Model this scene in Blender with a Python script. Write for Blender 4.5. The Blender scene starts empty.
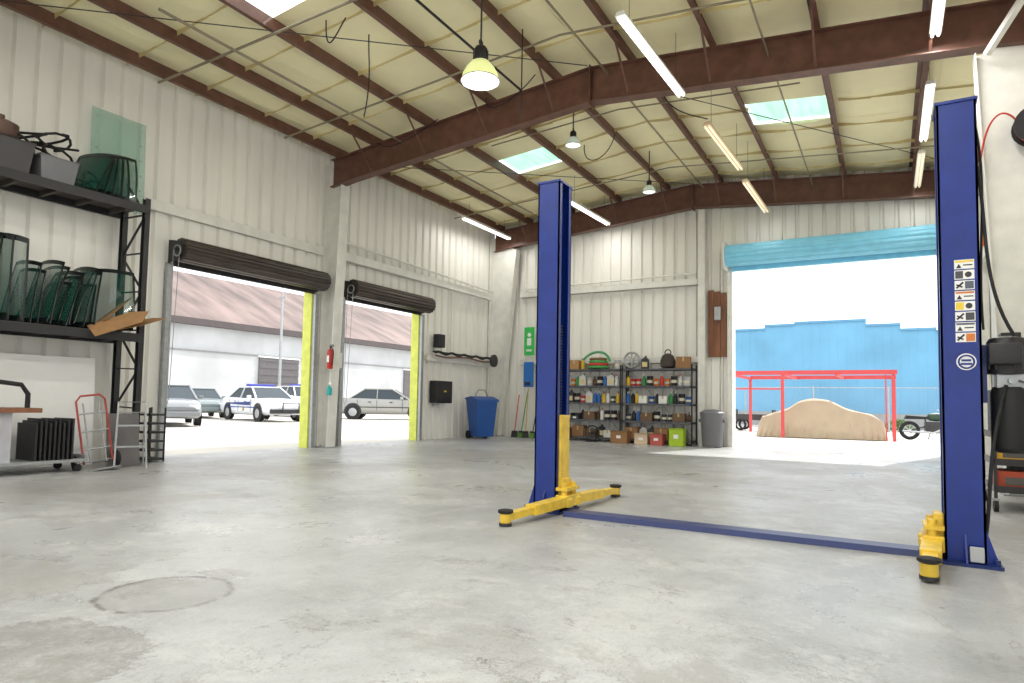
import bpy, bmesh, math, random
from mathutils import Vector, Matrix, Euler, noise as mnoise
random.seed(11)
SC=bpy.context.scene
COL=SC.collection
pi=math.pi

# ------------------------------------------------------------------ materials
MC={}
def mat(name,col,rough=.5,metal=0.,var=.08,scale=3.,bump=0.,emit=0.,ecol=None,alpha=1.,trans=0.,stretch=(1,1,1),spec=.5,coat=0.):
    if name in MC: return MC[name]
    m=bpy.data.materials.new(name); m.use_nodes=True; nt=m.node_tree; N=nt.nodes; L=nt.links
    b=N['Principled BSDF']
    b.inputs['Roughness'].default_value=rough; b.inputs['Metallic'].default_value=metal
    b.inputs['Specular IOR Level'].default_value=spec
    if coat: b.inputs['Coat Weight'].default_value=coat
    tc=N.new('ShaderNodeTexCoord'); mp=N.new('ShaderNodeMapping'); mp.inputs['Scale'].default_value=stretch
    L.new(tc.outputs['Object'],mp.inputs['Vector'])
    no=N.new('ShaderNodeTexNoise'); no.inputs['Scale'].default_value=scale; no.inputs['Detail'].default_value=5
    L.new(mp.outputs[0],no.inputs['Vector'])
    r=N.new('ShaderNodeValToRGB')
    r.color_ramp.elements[0].position=.3; r.color_ramp.elements[1].position=.7
    r.color_ramp.elements[0].color=(*[max(0,c*(1-var)) for c in col],1)
    r.color_ramp.elements[1].color=(*[min(1,c*(1+var)) for c in col],1)
    L.new(no.outputs['Fac'],r.inputs[0]); L.new(r.outputs[0],b.inputs['Base Color'])
    if bump:
        bp=N.new('ShaderNodeBump'); bp.inputs['Strength'].default_value=bump; bp.inputs['Distance'].default_value=.02
        L.new(no.outputs['Fac'],bp.inputs['Height']); L.new(bp.outputs[0],b.inputs['Normal'])
    if emit:
        b.inputs['Emission Color'].default_value=(*(ecol or col),1); b.inputs['Emission Strength'].default_value=emit
        if ecol is None: L.new(r.outputs[0],b.inputs['Emission Color'])
    if trans: b.inputs['Transmission Weight'].default_value=trans
    if alpha<1: b.inputs['Alpha'].default_value=alpha
    MC[name]=m; return m
def srgb(r,g,b):
    return tuple(((c/255)/12.92 if c/255<=.04045 else ((c/255+.055)/1.055)**2.4) for c in (r,g,b))
def cm(r,g,b,rough=.5,**k):
    return mat("paint_%d_%d_%d_%d_%s"%(r,g,b,int(rough*100),"_".join(str(v) for v in k.values())),srgb(r,g,b),rough,**k)

# ------------------------------------------------------------------ mesh builder
class B:
    def __init__(s): s.bm=bmesh.new(); s.M=Matrix()
    def v(s,p): return s.bm.verts.new(s.M@Vector(p))
    def face(s,pts):
        try: return s.bm.faces.new([s.v(p) for p in pts])
        except ValueError: return None
    def box(s,x0,x1,y0,y1,z0,z1,bev=0.):
        vs=[s.v(p) for p in [(x0,y0,z0),(x1,y0,z0),(x1,y1,z0),(x0,y1,z0),(x0,y0,z1),(x1,y0,z1),(x1,y1,z1),(x0,y1,z1)]]
        fs=[s.bm.faces.new([vs[i] for i in f]) for f in [(0,3,2,1),(4,5,6,7),(0,1,5,4),(1,2,6,5),(2,3,7,6),(3,0,4,7)]]
        if bev:
            es=list({e for f in fs for e in f.edges})
            bmesh.ops.bevel(s.bm,geom=es,offset=bev,segments=2,affect='EDGES',profile=.5)
        return s
    def frame(s,d):
        d=Vector(d).normalized(); a=Vector((0,0,1)) if abs(d.z)<.9 else Vector((1,0,0))
        u=d.cross(a).normalized(); return u,d.cross(u).normalized()
    def cyl(s,p0,p1,r,r2=None,seg=14,cap=True):
        p0=Vector(p0);p1=Vector(p1); r2=r if r2 is None else r2
        u,w=s.frame(p1-p0)
        A=[s.v(p0+(u*math.cos(t)+w*math.sin(t))*r) for t in [2*pi*i/seg for i in range(seg)]]
        C=[s.v(p1+(u*math.cos(t)+w*math.sin(t))*r2) for t in [2*pi*i/seg for i in range(seg)]]
        for i in range(seg): s.bm.faces.new([A[i],A[(i+1)%seg],C[(i+1)%seg],C[i]])
        if cap: s.bm.faces.new(A[::-1]); s.bm.faces.new(C)
        return s
    def bar(s,p0,p1,w,h=None):
        h=w if h is None else h
        p0=Vector(p0);p1=Vector(p1);u,t=s.frame(p1-p0)
        o=[(-1,-1),(1,-1),(1,1),(-1,1)]
        A=[s.v(p0+u*a*w/2+t*b*h/2) for a,b in o]; C=[s.v(p1+u*a*w/2+t*b*h/2) for a,b in o]
        for i in range(4): s.bm.faces.new([A[i],A[(i+1)%4],C[(i+1)%4],C[i]])
        s.bm.faces.new(A[::-1]); s.bm.faces.new(C); return s
    def lathe(s,prof,seg=20,c=(0,0,0),axis='Z',cap=True):
        c=Vector(c); rings=[]
        for r,z in prof:
            ring=[]
            for i in range(seg):
                t=2*pi*i/seg; a,b=r*math.cos(t),r*math.sin(t)
                p={'Z':(a,b,z),'X':(z,a,b),'Y':(b,z,a)}[axis]
                ring.append(s.v(c+Vector(p)))
            rings.append(ring)
        for k in range(len(rings)-1):
            for i in range(seg): s.bm.faces.new([rings[k][i],rings[k][(i+1)%seg],rings[k+1][(i+1)%seg],rings[k+1][i]])
        if cap: s.bm.faces.new(rings[0][::-1]); s.bm.faces.new(rings[-1])
        return s
    def tube(s,pts,r,seg=8,closed=False):
        pts=[Vector(p) for p in pts]; n=len(pts); rings=[]
        pu=None
        for i,p in enumerate(pts):
            if closed: d=pts[(i+1)%n]-pts[i-1]
            else: d=pts[min(i+1,n-1)]-pts[max(i-1,0)]
            d.normalize()
            if pu is None: u,_=s.frame(d)
            else:
                u=pu-d*pu.dot(d)
                if u.length<1e-4: u,_=s.frame(d)
                u.normalize()
            pu=u; w=d.cross(u)
            rings.append([s.v(p+(u*math.cos(2*pi*k/seg)+w*math.sin(2*pi*k/seg))*r) for k in range(seg)])
        m=n if closed else n-1
        for i in range(m):
            a,b=rings[i],rings[(i+1)%n]
            for k in range(seg): s.bm.faces.new([a[k],a[(k+1)%seg],b[(k+1)%seg],b[k]])
        if not closed: s.bm.faces.new(rings[0][::-1]); s.bm.faces.new(rings[-1])
        return s
    def prism(s,pts,vec):
        vec=Vector(vec); A=[s.v(p) for p in pts]; C=[s.v(Vector(p)+vec) for p in pts]; n=len(pts)
        for i in range(n): s.bm.faces.new([A[i],A[(i+1)%n],C[(i+1)%n],C[i]])
        s.bm.faces.new(A[::-1]); s.bm.faces.new(C); return s
    def torus(s,c,R,r,axis='Z',seg=24,k=8):
        c=Vector(c); pts=[]
        for i in range(seg):
            t=2*pi*i/seg; a,b=R*math.cos(t),R*math.sin(t)
            pts.append(c+Vector({'Z':(a,b,0),'X':(0,a,b),'Y':(a,0,b)}[axis]))
        return s.tube(pts,r,k,True)
    def make(s,name,m,parent=None,loc=(0,0,0),rot=(0,0,0),smooth=False,label=None,cat=None,group=None,kind=None):
        bmesh.ops.recalc_face_normals(s.bm,faces=s.bm.faces[:])
        me=bpy.data.meshes.new(name); s.bm.to_mesh(me); s.bm.free()
        me.materials.append(m)
        if smooth:
            for p in me.polygons: p.use_smooth=True
            try: me.set_sharp_from_angle(angle=math.radians(40))
            except Exception: pass
        o=bpy.data.objects.new(name,me); COL.objects.link(o)
        o.location=loc; o.rotation_euler=rot
        if parent: o.parent=parent
        tag(o,label,cat,group,kind); return o
def tag(o,label=None,cat=None,group=None,kind=None):
    if label:o["label"]=label
    if cat:o["category"]=cat
    if group:o["group"]=group
    if kind:o["kind"]=kind
def thing(name,label,cat,loc=(0,0,0),rot=(0,0,0),group=None):
    o=bpy.data.objects.new(name,None); o.empty_display_size=.1; COL.objects.link(o)
    o.location=loc; o.rotation_euler=rot; tag(o,label,cat,group); return o
def clone(src,loc,rot=None,scale=None,label=None,group=None,parent=None):
    o=src.copy(); COL.objects.link(o)
    if parent: o.parent=parent
    if loc is not None: o.location=loc
    if rot is not None: o.rotation_euler=rot
    if scale is not None: o.scale=scale if hasattr(scale,'__len__') else (scale,)*3
    if label:o["label"]=label
    if group:o["group"]=group
    def rec(a,b):
        for ch in list(a.children):
            if ch==b: continue
            c=ch.copy(); COL.objects.link(c); c.parent=b; rec(ch,c)
    rec(src,o); return o

# ------------------------------------------------------------------ dims
XL,XR,YE,YN=-10.7,1.9,17.3,-8.0
XM=(XL+XR)/2
def zr(x): return 6.5+.6*(1-abs(x-XM)/(XM-XL))

# ------------------------------------------------------------------ key materials
M_wall=mat("white_metal_siding",srgb(241,239,232),.42,var=.06,scale=1.3,stretch=(1,1,.25))
M_girt=mat("white_painted_steel",srgb(228,227,220),.5,var=.08,scale=4)
M_brown=mat("red_oxide_primer_steel",srgb(106,72,60),.5,var=.25,scale=5)
M_black=mat("black_powder_coat",srgb(34,33,36),.45,var=.15)
M_dark=mat("dark_steel",srgb(58,56,58),.4,metal=.4,var=.2)
M_rubber=mat("black_rubber",srgb(22,22,24),.7,var=.2,scale=20)
M_blue=mat("lift_blue_enamel",srgb(14,44,128),.32,var=.12,scale=6)
M_bluein=mat("lift_dark_blue_enamel",srgb(14,38,98),.38,var=.1)  # darker blue enamel of the base plates, floor cover and bracket
M_yel=mat("lift_yellow_enamel",srgb(224,188,62),.4,var=.18,scale=9)
M_chrome=mat("bright_steel",srgb(190,190,192),.25,metal=.9,var=.1)
M_galv=mat("galvanised_steel",srgb(165,168,170),.4,metal=.5,var=.12,scale=12)
M_card=mat("cardboard",srgb(158,120,80),.8,var=.12,scale=8)
M_wood=mat("brown_timber",srgb(128,84,60),.7,var=.25,scale=6,stretch=(1,1,.2))
M_ceil=mat("cream_insulation_facing",srgb(250,241,198),.6,var=.06,scale=1.1,bump=.5)
M_glassg=mat("green_tinted_glass",srgb(30,86,74),.06,var=.08,alpha=.45,spec=.8)
M_frit=mat("black_glass_edge",srgb(14,22,22),.25)
M_white=mat("white_plastic",srgb(236,236,234),.4,var=.03)

def floor_mat():
    m=bpy.data.materials.new("stained_concrete"); m.use_nodes=True; nt=m.node_tree;N=nt.nodes;L=nt.links
    b=N['Principled BSDF']; tc=N.new('ShaderNodeTexCoord')
    def noise(sc,det=6,rough=.6,dist=0,off=0):
        n=N.new('ShaderNodeTexNoise'); n.noise_dimensions='4D'; n.inputs['W'].default_value=off
        n.inputs['Scale'].default_value=sc;n.inputs['Detail'].default_value=det
        n.inputs['Roughness'].default_value=rough; n.inputs['Distortion'].default_value=dist
        L.new(tc.outputs['Object'],n.inputs['Vector']); return n.outputs['Fac']
    def ramp(f,a,bb,ca=(0,0,0,1),cb=(1,1,1,1)):
        r=N.new('ShaderNodeValToRGB'); e=r.color_ramp.elements
        e[0].position=a;e[1].position=bb;e[0].color=ca;e[1].color=cb; L.new(f,r.inputs[0]); return r.outputs[0]
    def mix(fac,a,bb,mode='MIX'):
        x=N.new('ShaderNodeMix'); x.data_type='RGBA'; x.blend_type=mode
        if isinstance(fac,float): x.inputs[0].default_value=fac
        else: L.new(fac,x.inputs[0])
        for i,q in ((6,a),(7,bb)):
            if isinstance(q,tuple): x.inputs[i].default_value=q
            else: L.new(q,x.inputs[i])
        return x.outputs[2]
    def M(op,a,bb=None):
        x=N.new('ShaderNodeMath'); x.operation=op
        for i,q in enumerate((a,bb)):
            if q is None: continue
            if isinstance(q,(int,float)): x.inputs[i].default_value=q
            else: L.new(q,x.inputs[i])
        return x.outputs[0]
    S=lambda *c:(*srgb(*c),1)
    base=ramp(noise(.42,10,.7,.5),.4,.6,S(156,158,160),S(192,195,197))
    base=mix(M('MULTIPLY',ramp(noise(1.3,10,.8,.3,2),.5,.6),.55),base,S(214,215,214))
    base=mix(M('MULTIPLY',ramp(noise(5,9,.82,.2,5),.54,.64),.42),base,S(128,129,130))
    base=mix(M('MULTIPLY',ramp(noise(.28,10,.74,.8,7),.52,.545),.5),base,S(146,143,138))
    base=mix(M('MULTIPLY',ramp(noise(.9,10,.85,.3,11),.57,.67),.45),base,S(138,124,108))
    g=noise(55,3,.7,0,3)
    base=mix(M('MULTIPLY',ramp(g,.54,.7),.45),base,S(98,98,99))
    base=mix(M('MULTIPLY',ramp(noise(22,5,.75,0,9),.56,.68),.35),base,S(218,219,217))
    for (ns,nd,nr,nds,nw,lev,wd,am) in ((.28,10,.74,.8,7,.52,.006,.8),(.6,8,.6,.4,17,.47,.003,.5),(1.1,8,.6,.3,23,.55,.003,.4)):
        iso=M('ABSOLUTE',M('SUBTRACT',noise(ns,nd,nr,nds,nw),lev)); line=ramp(iso,.0,wd,(1,1,1,1),(0,0,0,1))
        base=mix(M('MULTIPLY',M('MULTIPLY',line,ramp(noise(1.2,4,.6,0,nw+.5),.46,.56)),am),base,S(94,86,80))
    for sc,th,of in ((1.3,.055,0),(3.7,.06,4)):
        v2=N.new('ShaderNodeTexVoronoi'); v2.inputs['Scale'].default_value=sc; L.new(tc.outputs['Object'],v2.inputs['Vector'])
        sp=ramp(M('ADD',v2.outputs['Distance'],M('MULTIPLY',noise(9,4,.6,0,of),.1)),th+.02,th+.06,(1,1,1,1),(0,0,0,1))
        base=mix(M('MULTIPLY',M('MULTIPLY',sp,ramp(noise(.7,3,.5,0,of+20),.48,.56)),.8),base,S(70,66,62))
    sx=N.new('ShaderNodeSeparateXYZ'); L.new(tc.outputs['Object'],sx.inputs[0])
    def dist(cx,cy,wob,ax=1,ay=1):
        dx=M('MULTIPLY',M('SUBTRACT',sx.outputs[0],cx),ax); dy=M('MULTIPLY',M('SUBTRACT',sx.outputs[1],cy),ay)
        d=M('SQRT',M('ADD',M('MULTIPLY',dx,dx),M('MULTIPLY',dy,dy)))
        return M('ADD',d,M('MULTIPLY',M('SUBTRACT',noise(5,10,.8,0,cx),.5),wob))
    d=dist(-3.35,2.14,.16)
    ring=ramp(M('ABSOLUTE',M('SUBTRACT',d,.32)),.004,.028,(1,1,1,1),(0,0,0,1))
    base=mix(M('MULTIPLY',M('MULTIPLY',ring,ramp(noise(9,5,.7,0,31),.38,.52)),.85),base,S(78,72,66))
    base=mix(M('MULTIPLY',ramp(d,.29,.34,(1,1,1,1),(0,0,0,1)),.35),base,S(146,144,138))
    d2=dist(-3.0,1.35,1.0,1.,1.25); m2=ramp(d2,.42,.5,(1,1,1,1),(0,0,0,1))
    base=mix(M('MULTIPLY',M('MULTIPLY',m2,ramp(noise(6,9,.85,0,41),.4,.54)),.6),base,S(120,116,110))
    e2=ramp(M('ABSOLUTE',M('SUBTRACT',d2,.46)),.0,.03,(1,1,1,1),(0,0,0,1)); base=mix(M('MULTIPLY',e2,.55),base,S(84,78,72))
    d3=dist(-7.0,4.6,1.6,.45,1.); e3=ramp(M('ABSOLUTE',M('SUBTRACT',d3,1.1)),.0,.05,(1,1,1,1),(0,0,0,1)); base=mix(M('MULTIPLY',e3,.6),base,S(104,98,92))
    base=mix(M('MULTIPLY',ramp(d3,1.05,1.1,(1,1,1,1),(0,0,0,1)),.25),base,S(148,147,144))
    L.new(base,b.inputs['Base Color'])
    rr=ramp(noise(.8,8,.7,.4,13),.35,.65,(.24,.24,.24,1),(.5,.5,.5,1)); L.new(rr,b.inputs['Roughness'])
    bp=N.new('ShaderNodeBump'); bp.inputs['Strength'].default_value=.35; bp.inputs['Distance'].default_value=.01
    L.new(M('ADD',noise(14,8,.8,0,6),M('MULTIPLY',g,.4)),bp.inputs['Height']); L.new(bp.outputs[0],b.inputs['Normal'])
    return m
M_floor=floor_mat()

# ------------------------------------------------------------------ room shell
b=B(); b.box(XL-.3,XR+.1,YN,YE+.3,-.2,0); b.make("floor",M_floor,kind="structure")
b=B(); b.box(-90,60,-40,100,-.4,-.02); b.make("ground",mat("outdoor_concrete",srgb(196,192,184),.8,var=.12,scale=.4),kind="structure")

def corr(name,axis,const,a0,a1,top,openings,out,m,period=.305,dep=.06,extra=()):
    us={a0,a1}
    n=int((a1-a0)/period)+1
    K=(.66,.72,.9)
    def d(u):
        t=(u-a0)%period/period
        for (x0,y0),(x1,y1) in zip([(0,0),(K[0],0),(K[1],1),(K[2],1)],[(K[0],0),(K[1],1),(K[2],1),(1,0)]):
            if x0<=t<=x1+1e-6: return dep*(y0+(y1-y0)*(t-x0)/(x1-x0))
        return 0
    for i in range(n):
        for t in (0,)+K: 
            u=a0+(i+t)*period
            if a0<u<a1: us.add(u)
    for o in openings: us.add(o[0]);us.add(o[1])
    for e in extra: us.add(e)
    us=sorted(us); us=[u for i,u in enumerate(us) if i==0 or u-us[i-1]>1e-4]
    b=B()
    def P(u,z):
        c=const+out*d(u); return (c,u,z) if axis=='x' else (u,c,z)
    for u,w in zip(us,us[1:]):
        mid=(u+w)/2; spans=[(0,None)]
        for o in openings:
            if o[0]<mid<o[1]:
                spans=[]
                if o[2]>0: spans.append((0,o[2]))
                spans.append((o[3],None))
        for z0,z1 in spans:
            ta=top(u) if z1 is None else z1; tb=top(w) if z1 is None else z1
            b.face([P(u,z0),P(w,z0),P(w,tb),P(u,ta)])
    return b.make(name,m,kind="structure")
D1=(6.65,9.82,0,3.35); D2=(10.75,13.5,0,3.35); DE=(-3.45,1.08,0,4.6)
corr("wall_left",'x',XL,YN,YE,lambda u:6.62,[D1,D2],-1,M_wall)
corr("wall_back",'y',YE,XL,XR,lambda u:zr(u)+.12,[DE],1,M_wall,extra=(XM,))
corr("wall_right",'x',XR,YN,YE,lambda u:6.62,[(-6.5,-2.5,0,4.2),(-1.5,2.5,0,4.2)],1,M_wall)  # unseen openings beside the camera, added to let in fill light
corr("wall_front",'y',YN,XL,XR,lambda u:zr(u)+.12,[(-9.6,-5.4,0,4.4),(-4.2,.0,0,4.4)],-1,M_wall,extra=(XM,))  # unseen bay openings behind the camera, added for fill light

PUR=[-10.35,-9.35,-7.95,-6.5,-5.1,-3.7,-2.35,-.85,.55,1.65]
SKY=[(-7.95,-6.5,4.6,6.35),(-7.95,-6.5,12.9,13.9),(-2.35,-.85,12.9,13.95),(-7.95,-6.5,-4,-1.5),(-2.35,-.85,-4,-1.5),(-2.35,-.85,2.0,4.0),(-7.95,-6.5,.3,2.0)]  # last four are unseen skylights, added for fill light
b=B()
xs=sorted(set([XL-.15,XL,XM,XR,XR+.15]+[a+(c-a)*t for a,c in zip([XL]+PUR,PUR+[XR]) for t in (0,.25,.5,.75)]))
ys=sorted(set([YN-.15,YN,YE,YE+.15]+[YN+i*.61 for i in range(1,42) if YN+i*.61<YE]+[q for s in SKY for q in s[2:]]))
def bay(x):
    P=[XL]+PUR+[XR]
    for a,c in zip(P,P[1:]):
        if a<=x<=c: return math.sin(pi*(x-a)/(c-a))
    return 0
def inS(x,y): return any(s[0]<x<s[1] and s[2]<y<s[3] for s in SKY)
vv={}
def cz(x,y):
    near=any(s[0]-.01<=x<=s[1]+.01 and s[2]-.01<=y<=s[3]+.01 for s in SKY)
    sag=.0 if near else .05*bay(x)*(.6+.8*random.random())
    return zr(x)-sag
for x in xs:
    for y in ys: vv[(x,y)]=b.v((x,y,cz(x,y)))
for x,x2 in zip(xs,xs[1:]):
    for y,y2 in zip(ys,ys[1:]):
        if inS((x+x2)/2,(y+y2)/2): continue
        b.bm.faces.new([vv[(x,y)],vv[(x2,y)],vv[(x2,y2)],vv[(x,y2)]])
b.make("ceiling",M_ceil,kind="structure",smooth=False)
b=B()
y=YN+.3
while y<YE:
    for x0,x1 in ((XL,XM),(XM,XR)):
        n=12
        for i in range(n):
            a=x0+(x1-x0)*i/n; c=x0+(x1-x0)*(i+1)/n
            if inS((a+c)/2,y): continue
            b.face([(a,y,zr(a)-.005),(c,y,zr(c)-.005),(c,y+.01,zr(c)-.075-.02*random.random()),(a,y+.01,zr(a)-.075)])
    y+=1.22
b.make("trim_1",mat("insulation_tab",srgb(214,198,146),.7,var=.1),kind="structure")
M_sky=mat("daylight_glow_green_fibreglass",srgb(176,220,202),.5,var=.22,scale=3,emit=.95,stretch=(3,.4,1))  # opaque skylight panels; their emission stands in for daylight coming through
M_sky2=mat("daylight_glow_clear_fibreglass",srgb(240,246,244),.5,var=.03,scale=2,emit=1.6,ecol=srgb(245,250,252))
for k,s in enumerate(SKY):
    b=B(); n=20
    for i in range(n):
        y0=s[2]+(s[3]-s[2])*i/n; y1=s[2]+(s[3]-s[2])*(i+1)/n
        h=.04*(i%2); h2=.04*((i+1)%2)
        b.face([(s[0],y0,zr(s[0])+.05+h),(s[1],y0,zr(s[1])+.05+h),(s[1],y1,zr(s[1])+.05+h2),(s[0],y1,zr(s[0])+.05+h2)])
    b.make("window_%d"%(k+1),M_sky2 if k in(0,6) else M_sky,kind="structure")

for i,x in enumerate(PUR):
    b=B(); z=zr(x)
    b.box(x-.006,x+.006,YN+.02,YE-.02,z-.22,z-.01); b.box(x-.006,x+.07,YN+.02,YE-.02,z-.232,z-.22); b.box(x-.07,x+.006,YN+.02,YE-.02,z-.012,z-.002)
    b.make("roof_purlin",M_brown,label="long red-brown steel purlin under the insulated roof",cat="beam",group="roof purlins")
def rafter(y,k,braces=(-1,1)):
    t=thing("steel_rafter","deep red-brown steel gable rafter spanning the building",'beam',loc=(XM,y,0),group="main frame rafters")
    w=(XR-XL)/2-.15
    for sgn in(-1,1):
        b=B()
        pts=[(0,6.87),(sgn*w,6.30),(sgn*w,5.70),(sgn*(w-.6),5.78),(0,6.27)]
        b.prism([(p[0],-.008,p[1]) for p in pts],(0,.016,0)); b.make("web",M_brown,t)
        b=B()
        for A,C in (((0,6.87),(sgn*w,6.30)),((0,6.27),(sgn*(w-.6),5.78)),((sgn*(w-.6),5.78),(sgn*w,5.70))):
            b.prism([(A[0],-.11,A[1]),(A[0],.11,A[1]),(C[0],.11,C[1]),(C[0],-.11,C[1])],(0,0,-.018))
        b.make("flange",M_brown,t)
    b=B(); b.box(-.012,.012,-.12,.12,6.2,6.9); b.make("splice_plate",M_brown,t)
    for x in PUR[1:-1]:
        for s in braces:
            b=B(); b.bar((x-XM,s*.1,zr(x)-.78),(x-XM,s*.7,zr(x)-.2),.035,.012)
            b.make("flange_brace",M_brown,t)
for k,y in enumerate((-3.4,3.0,10.2)): rafter(y,k)
rafter(17.05,3,(-1,))
def column(side,y,db,dt,name_l):
    x=XL+.02 if side<0 else XR-.02; s=-side
    t=thing("steel_column",name_l,'column',loc=(x,y,0),group="tapered frame columns")
    zt=5.68
    b=B(); b.prism([(0,-.006,0),(s*db,-.006,0),(s*dt,-.006,zt),(s*dt*.9,-.006,5.7),(0,-.006,6.2)],(0,.012,0)); b.make("web",M_girt,t)
    b=B(); b.box(min(0,s*.012),max(0,s*.012),-.13,.13,0,6.2); b.make("outer_flange",M_girt,t)
    b=B(); b.prism([(s*db,-.13,0),(s*db,.13,0),(s*dt,.13,zt),(s*dt,-.13,zt)],(s*-.014,0,0)); b.make("inner_flange",M_girt,t)
    b=B(); b.box(min(0,s*(db+.05)),max(0,s*(db+.05)),-.16,.16,0,.02)
    for sx in(.08,db-.05):
        b.cyl((s*sx,.08,.02),(s*sx,.08,.06),.018); b.cyl((s*sx,-.08,.02),(s*sx,-.08,.06),.018)
    b.make("base_plate",M_galv,t)
    return t
column(-1,10.2,.3,.5,"white tapered steel column between two roll-up doors")
column(-1,17.05,.4,.95,"white tapered steel column in the far corner")
column(-1,3.0,.3,.5,"white tapered steel column behind the storage rack")
column(1,10.2,.62,.85,"broad white tapered steel column beside the lift")
column(1,17.05,.4,.7,"white tapered steel column near the big doorway")
t=thing("wind_column","slim white steel column beside the shelving",'column',loc=(-4.2,YE-.14,0))
b=B(); b.box(-.09,.09,-.1,-.085,0,6.2); b.box(-.09,.09,.085,.1,0,6.2); b.make("flange",M_girt,t)
b=B(); b.box(-.006,.006,-.085,.085,0,6.2); b.make("web",M_girt,t)
def girt(x0,x1,y0,y1,z,lab="white horizontal steel girt along the metal wall"):
    b=B(); b.box(x0,x1,y0,y1,z-.09,z-.075); 
    if x1-x0<y1-y0:
        xi=x1 if x0<-5 else x0; b.box(xi-.01,xi+.01,y0,y1,z-.09,z+.09)
    else: b.box(x0,x1,y0,y0+.015,z-.09,z+.09)
    b.make("wall_girt",M_girt,label=lab,cat="beam",group="wall girts")
girt(XL+.01,XL+.08,YN+.1,10.05,4.25); girt(XL+.01,XL+.17,10.36,16.9,4.25)
girt(XL+.01,XL+.14,13.72,16.9,2.2)
girt(-9.7,-4.32,YE-.17,YE-.01,4.3); girt(-9.7,-4.32,YE-.1,YE-.01,2.25)
girt(XR-.17,XR-.01,10.4,16.9,4.25); girt(XR-.15,XR-.01,10.4,16.9,2.2)
def conduit(pts,r=.018,m=None,lab="thin painted conduit pipe fixed to the wall",g=None,name="conduit_pipe",cat="pipe"):
    b=B(); b.tube(pts,r,8); return b.make(name,m or M_girt,label=lab,cat=cat,smooth=True,group=g)
conduit([(XL+.22,10.5,4.55),(XL+.22,16.8,4.4)],.03)
conduit([(-9.6,YE-.22,4.45),(-4.35,YE-.22,4.52)],.025)
conduit([(-8.55,YE-.05,0),(-8.55,YE-.05,2.1)],.02)
conduit([(XL+.06,14.9,2.4),(XL+.06,14.9,4.1)],.02)
conduit([(-3.72,YE-.05,0),(-3.72,YE-.05,5.0)],.025)

# ------------------------------------------------------------------ roll-up doors
def coil_section(R,n,bump):
    pts=[]
    for i in range(n*4):
        t=2*pi*i/(n*4); r=R+bump*abs(math.sin(t*n/2))
        pts.append((r*math.cos(t),r*math.sin(t)))
    return pts
def rollup_side(D,lab):
    t=thing("rollup_door",lab,'door',loc=(XL,D[0],0))
    L=D[1]-D[0]
    b=B(); b.prism([(.32+x,-.05,3.53+z) for x,z in coil_section(.19,15,.018)],(0,L+.1,0)); b.make("rolled_curtain",mat("dark_bronze_slats",srgb(84,76,72),.28,metal=.7,var=.15),t)
    for ya in(-.075,L+.055):
        b=B(); b.prism([(.03,ya,3.33),(.32,ya,3.38),(.42,ya,3.46),(.42,ya,3.6),(.32,ya,3.68),(.03,ya,3.73)],(0,.02,0)); b.make("end_bracket",M_dark,t)
    b=B(); b.cyl((.32,-.14,3.53),(.32,L+.14,3.53),.03); b.make("axle",M_dark,t)
    for a in(-.12,L+.02):
        b=B(); b.box(0.03,.11,a,a+.1,0,3.3); b.make("guide_track",M_galv,t)
    b=B(); b.torus((.35,-.12,3.5),.09,.012,'Y'); b.tube([(.26,-.13,3.5),(.25,-.13,1.0),(.28,-.13,.9),(.32,-.13,1.0),(.43,-.13,3.4)],.006,6); b.make("hoist_chain",M_galv,t)
    b=B(); b.box(.05,.1,0,L,3.28,3.40); b.make("bottom_bar",M_dark,t)
    b=B(); b.box(-.22,0.02,L-.01,L+.05,0,3.34); b.make("jamb_pad",mat("lime_yellow_glow_paint",srgb(204,212,92),.5,var=.12,scale=6,emit=.1),t,label="lime-yellow painted jamb")  # yellow paint with a faint glow added to brighten the jamb
    b=B(); b.box(-.22,.02,-.06,.01,0,3.34); b.make("jamb",M_galv,t)
    b=B(); b.box(-.22,.02,0,L,3.35,3.42); b.make("header",M_girt,t)
    return t
rollup_side(D1,"dark bronze roll-up door coiled above the opening nearest the rack")
rollup_side(D2,"dark bronze roll-up door coiled above the opening beyond the column")
t=thing("rollup_door","pale blue roll-up door coiled above the wide rear opening",'door',loc=(DE[0],YE,0))
L=DE[1]-DE[0]
M_bc=mat("pale_blue_slats",srgb(136,212,242),.35,metal=.0,var=.08,scale=5)
b=B(); b.prism([(-.08,-.36+x,4.86+z) for x,z in coil_section(.25,14,.028)],(L+.16,0,0)); b.make("rolled_curtain",M_bc,t)
for x in(-.12,L+.09):
    b=B(); b.box(x,x+.03,-.66,-.02,4.5,5.2); b.make("end_bracket",M_girt,t)
for x in(-.12,L):
    b=B(); b.box(x,x+.12,-.12,-.02,0,4.6); b.make("guide_track",M_girt,t)
b=B(); b.box(0,L,-.16,-.05,4.5,4.62); b.make("bottom_bar",M_bc,t)
for x in(-.05,L):
    b=B(); b.box(x,x+.05,0,.3,0,4.6); b.make("jamb",M_girt,t)
t=thing("timber_backboard","dark brown timber board fixed between column and doorway",'board',loc=(-4.06,YE-.12,2.3))
for i in range(3):
    b=B(); b.box(i*.16,.15+i*.16,0,.03,0,1.75-.04*i); b.make("plank",M_wood,t)
b=B(); b.box(.18,.34,-.1,0,.95,1.3,.01); b.make("switch_box",M_galv,t)

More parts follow.
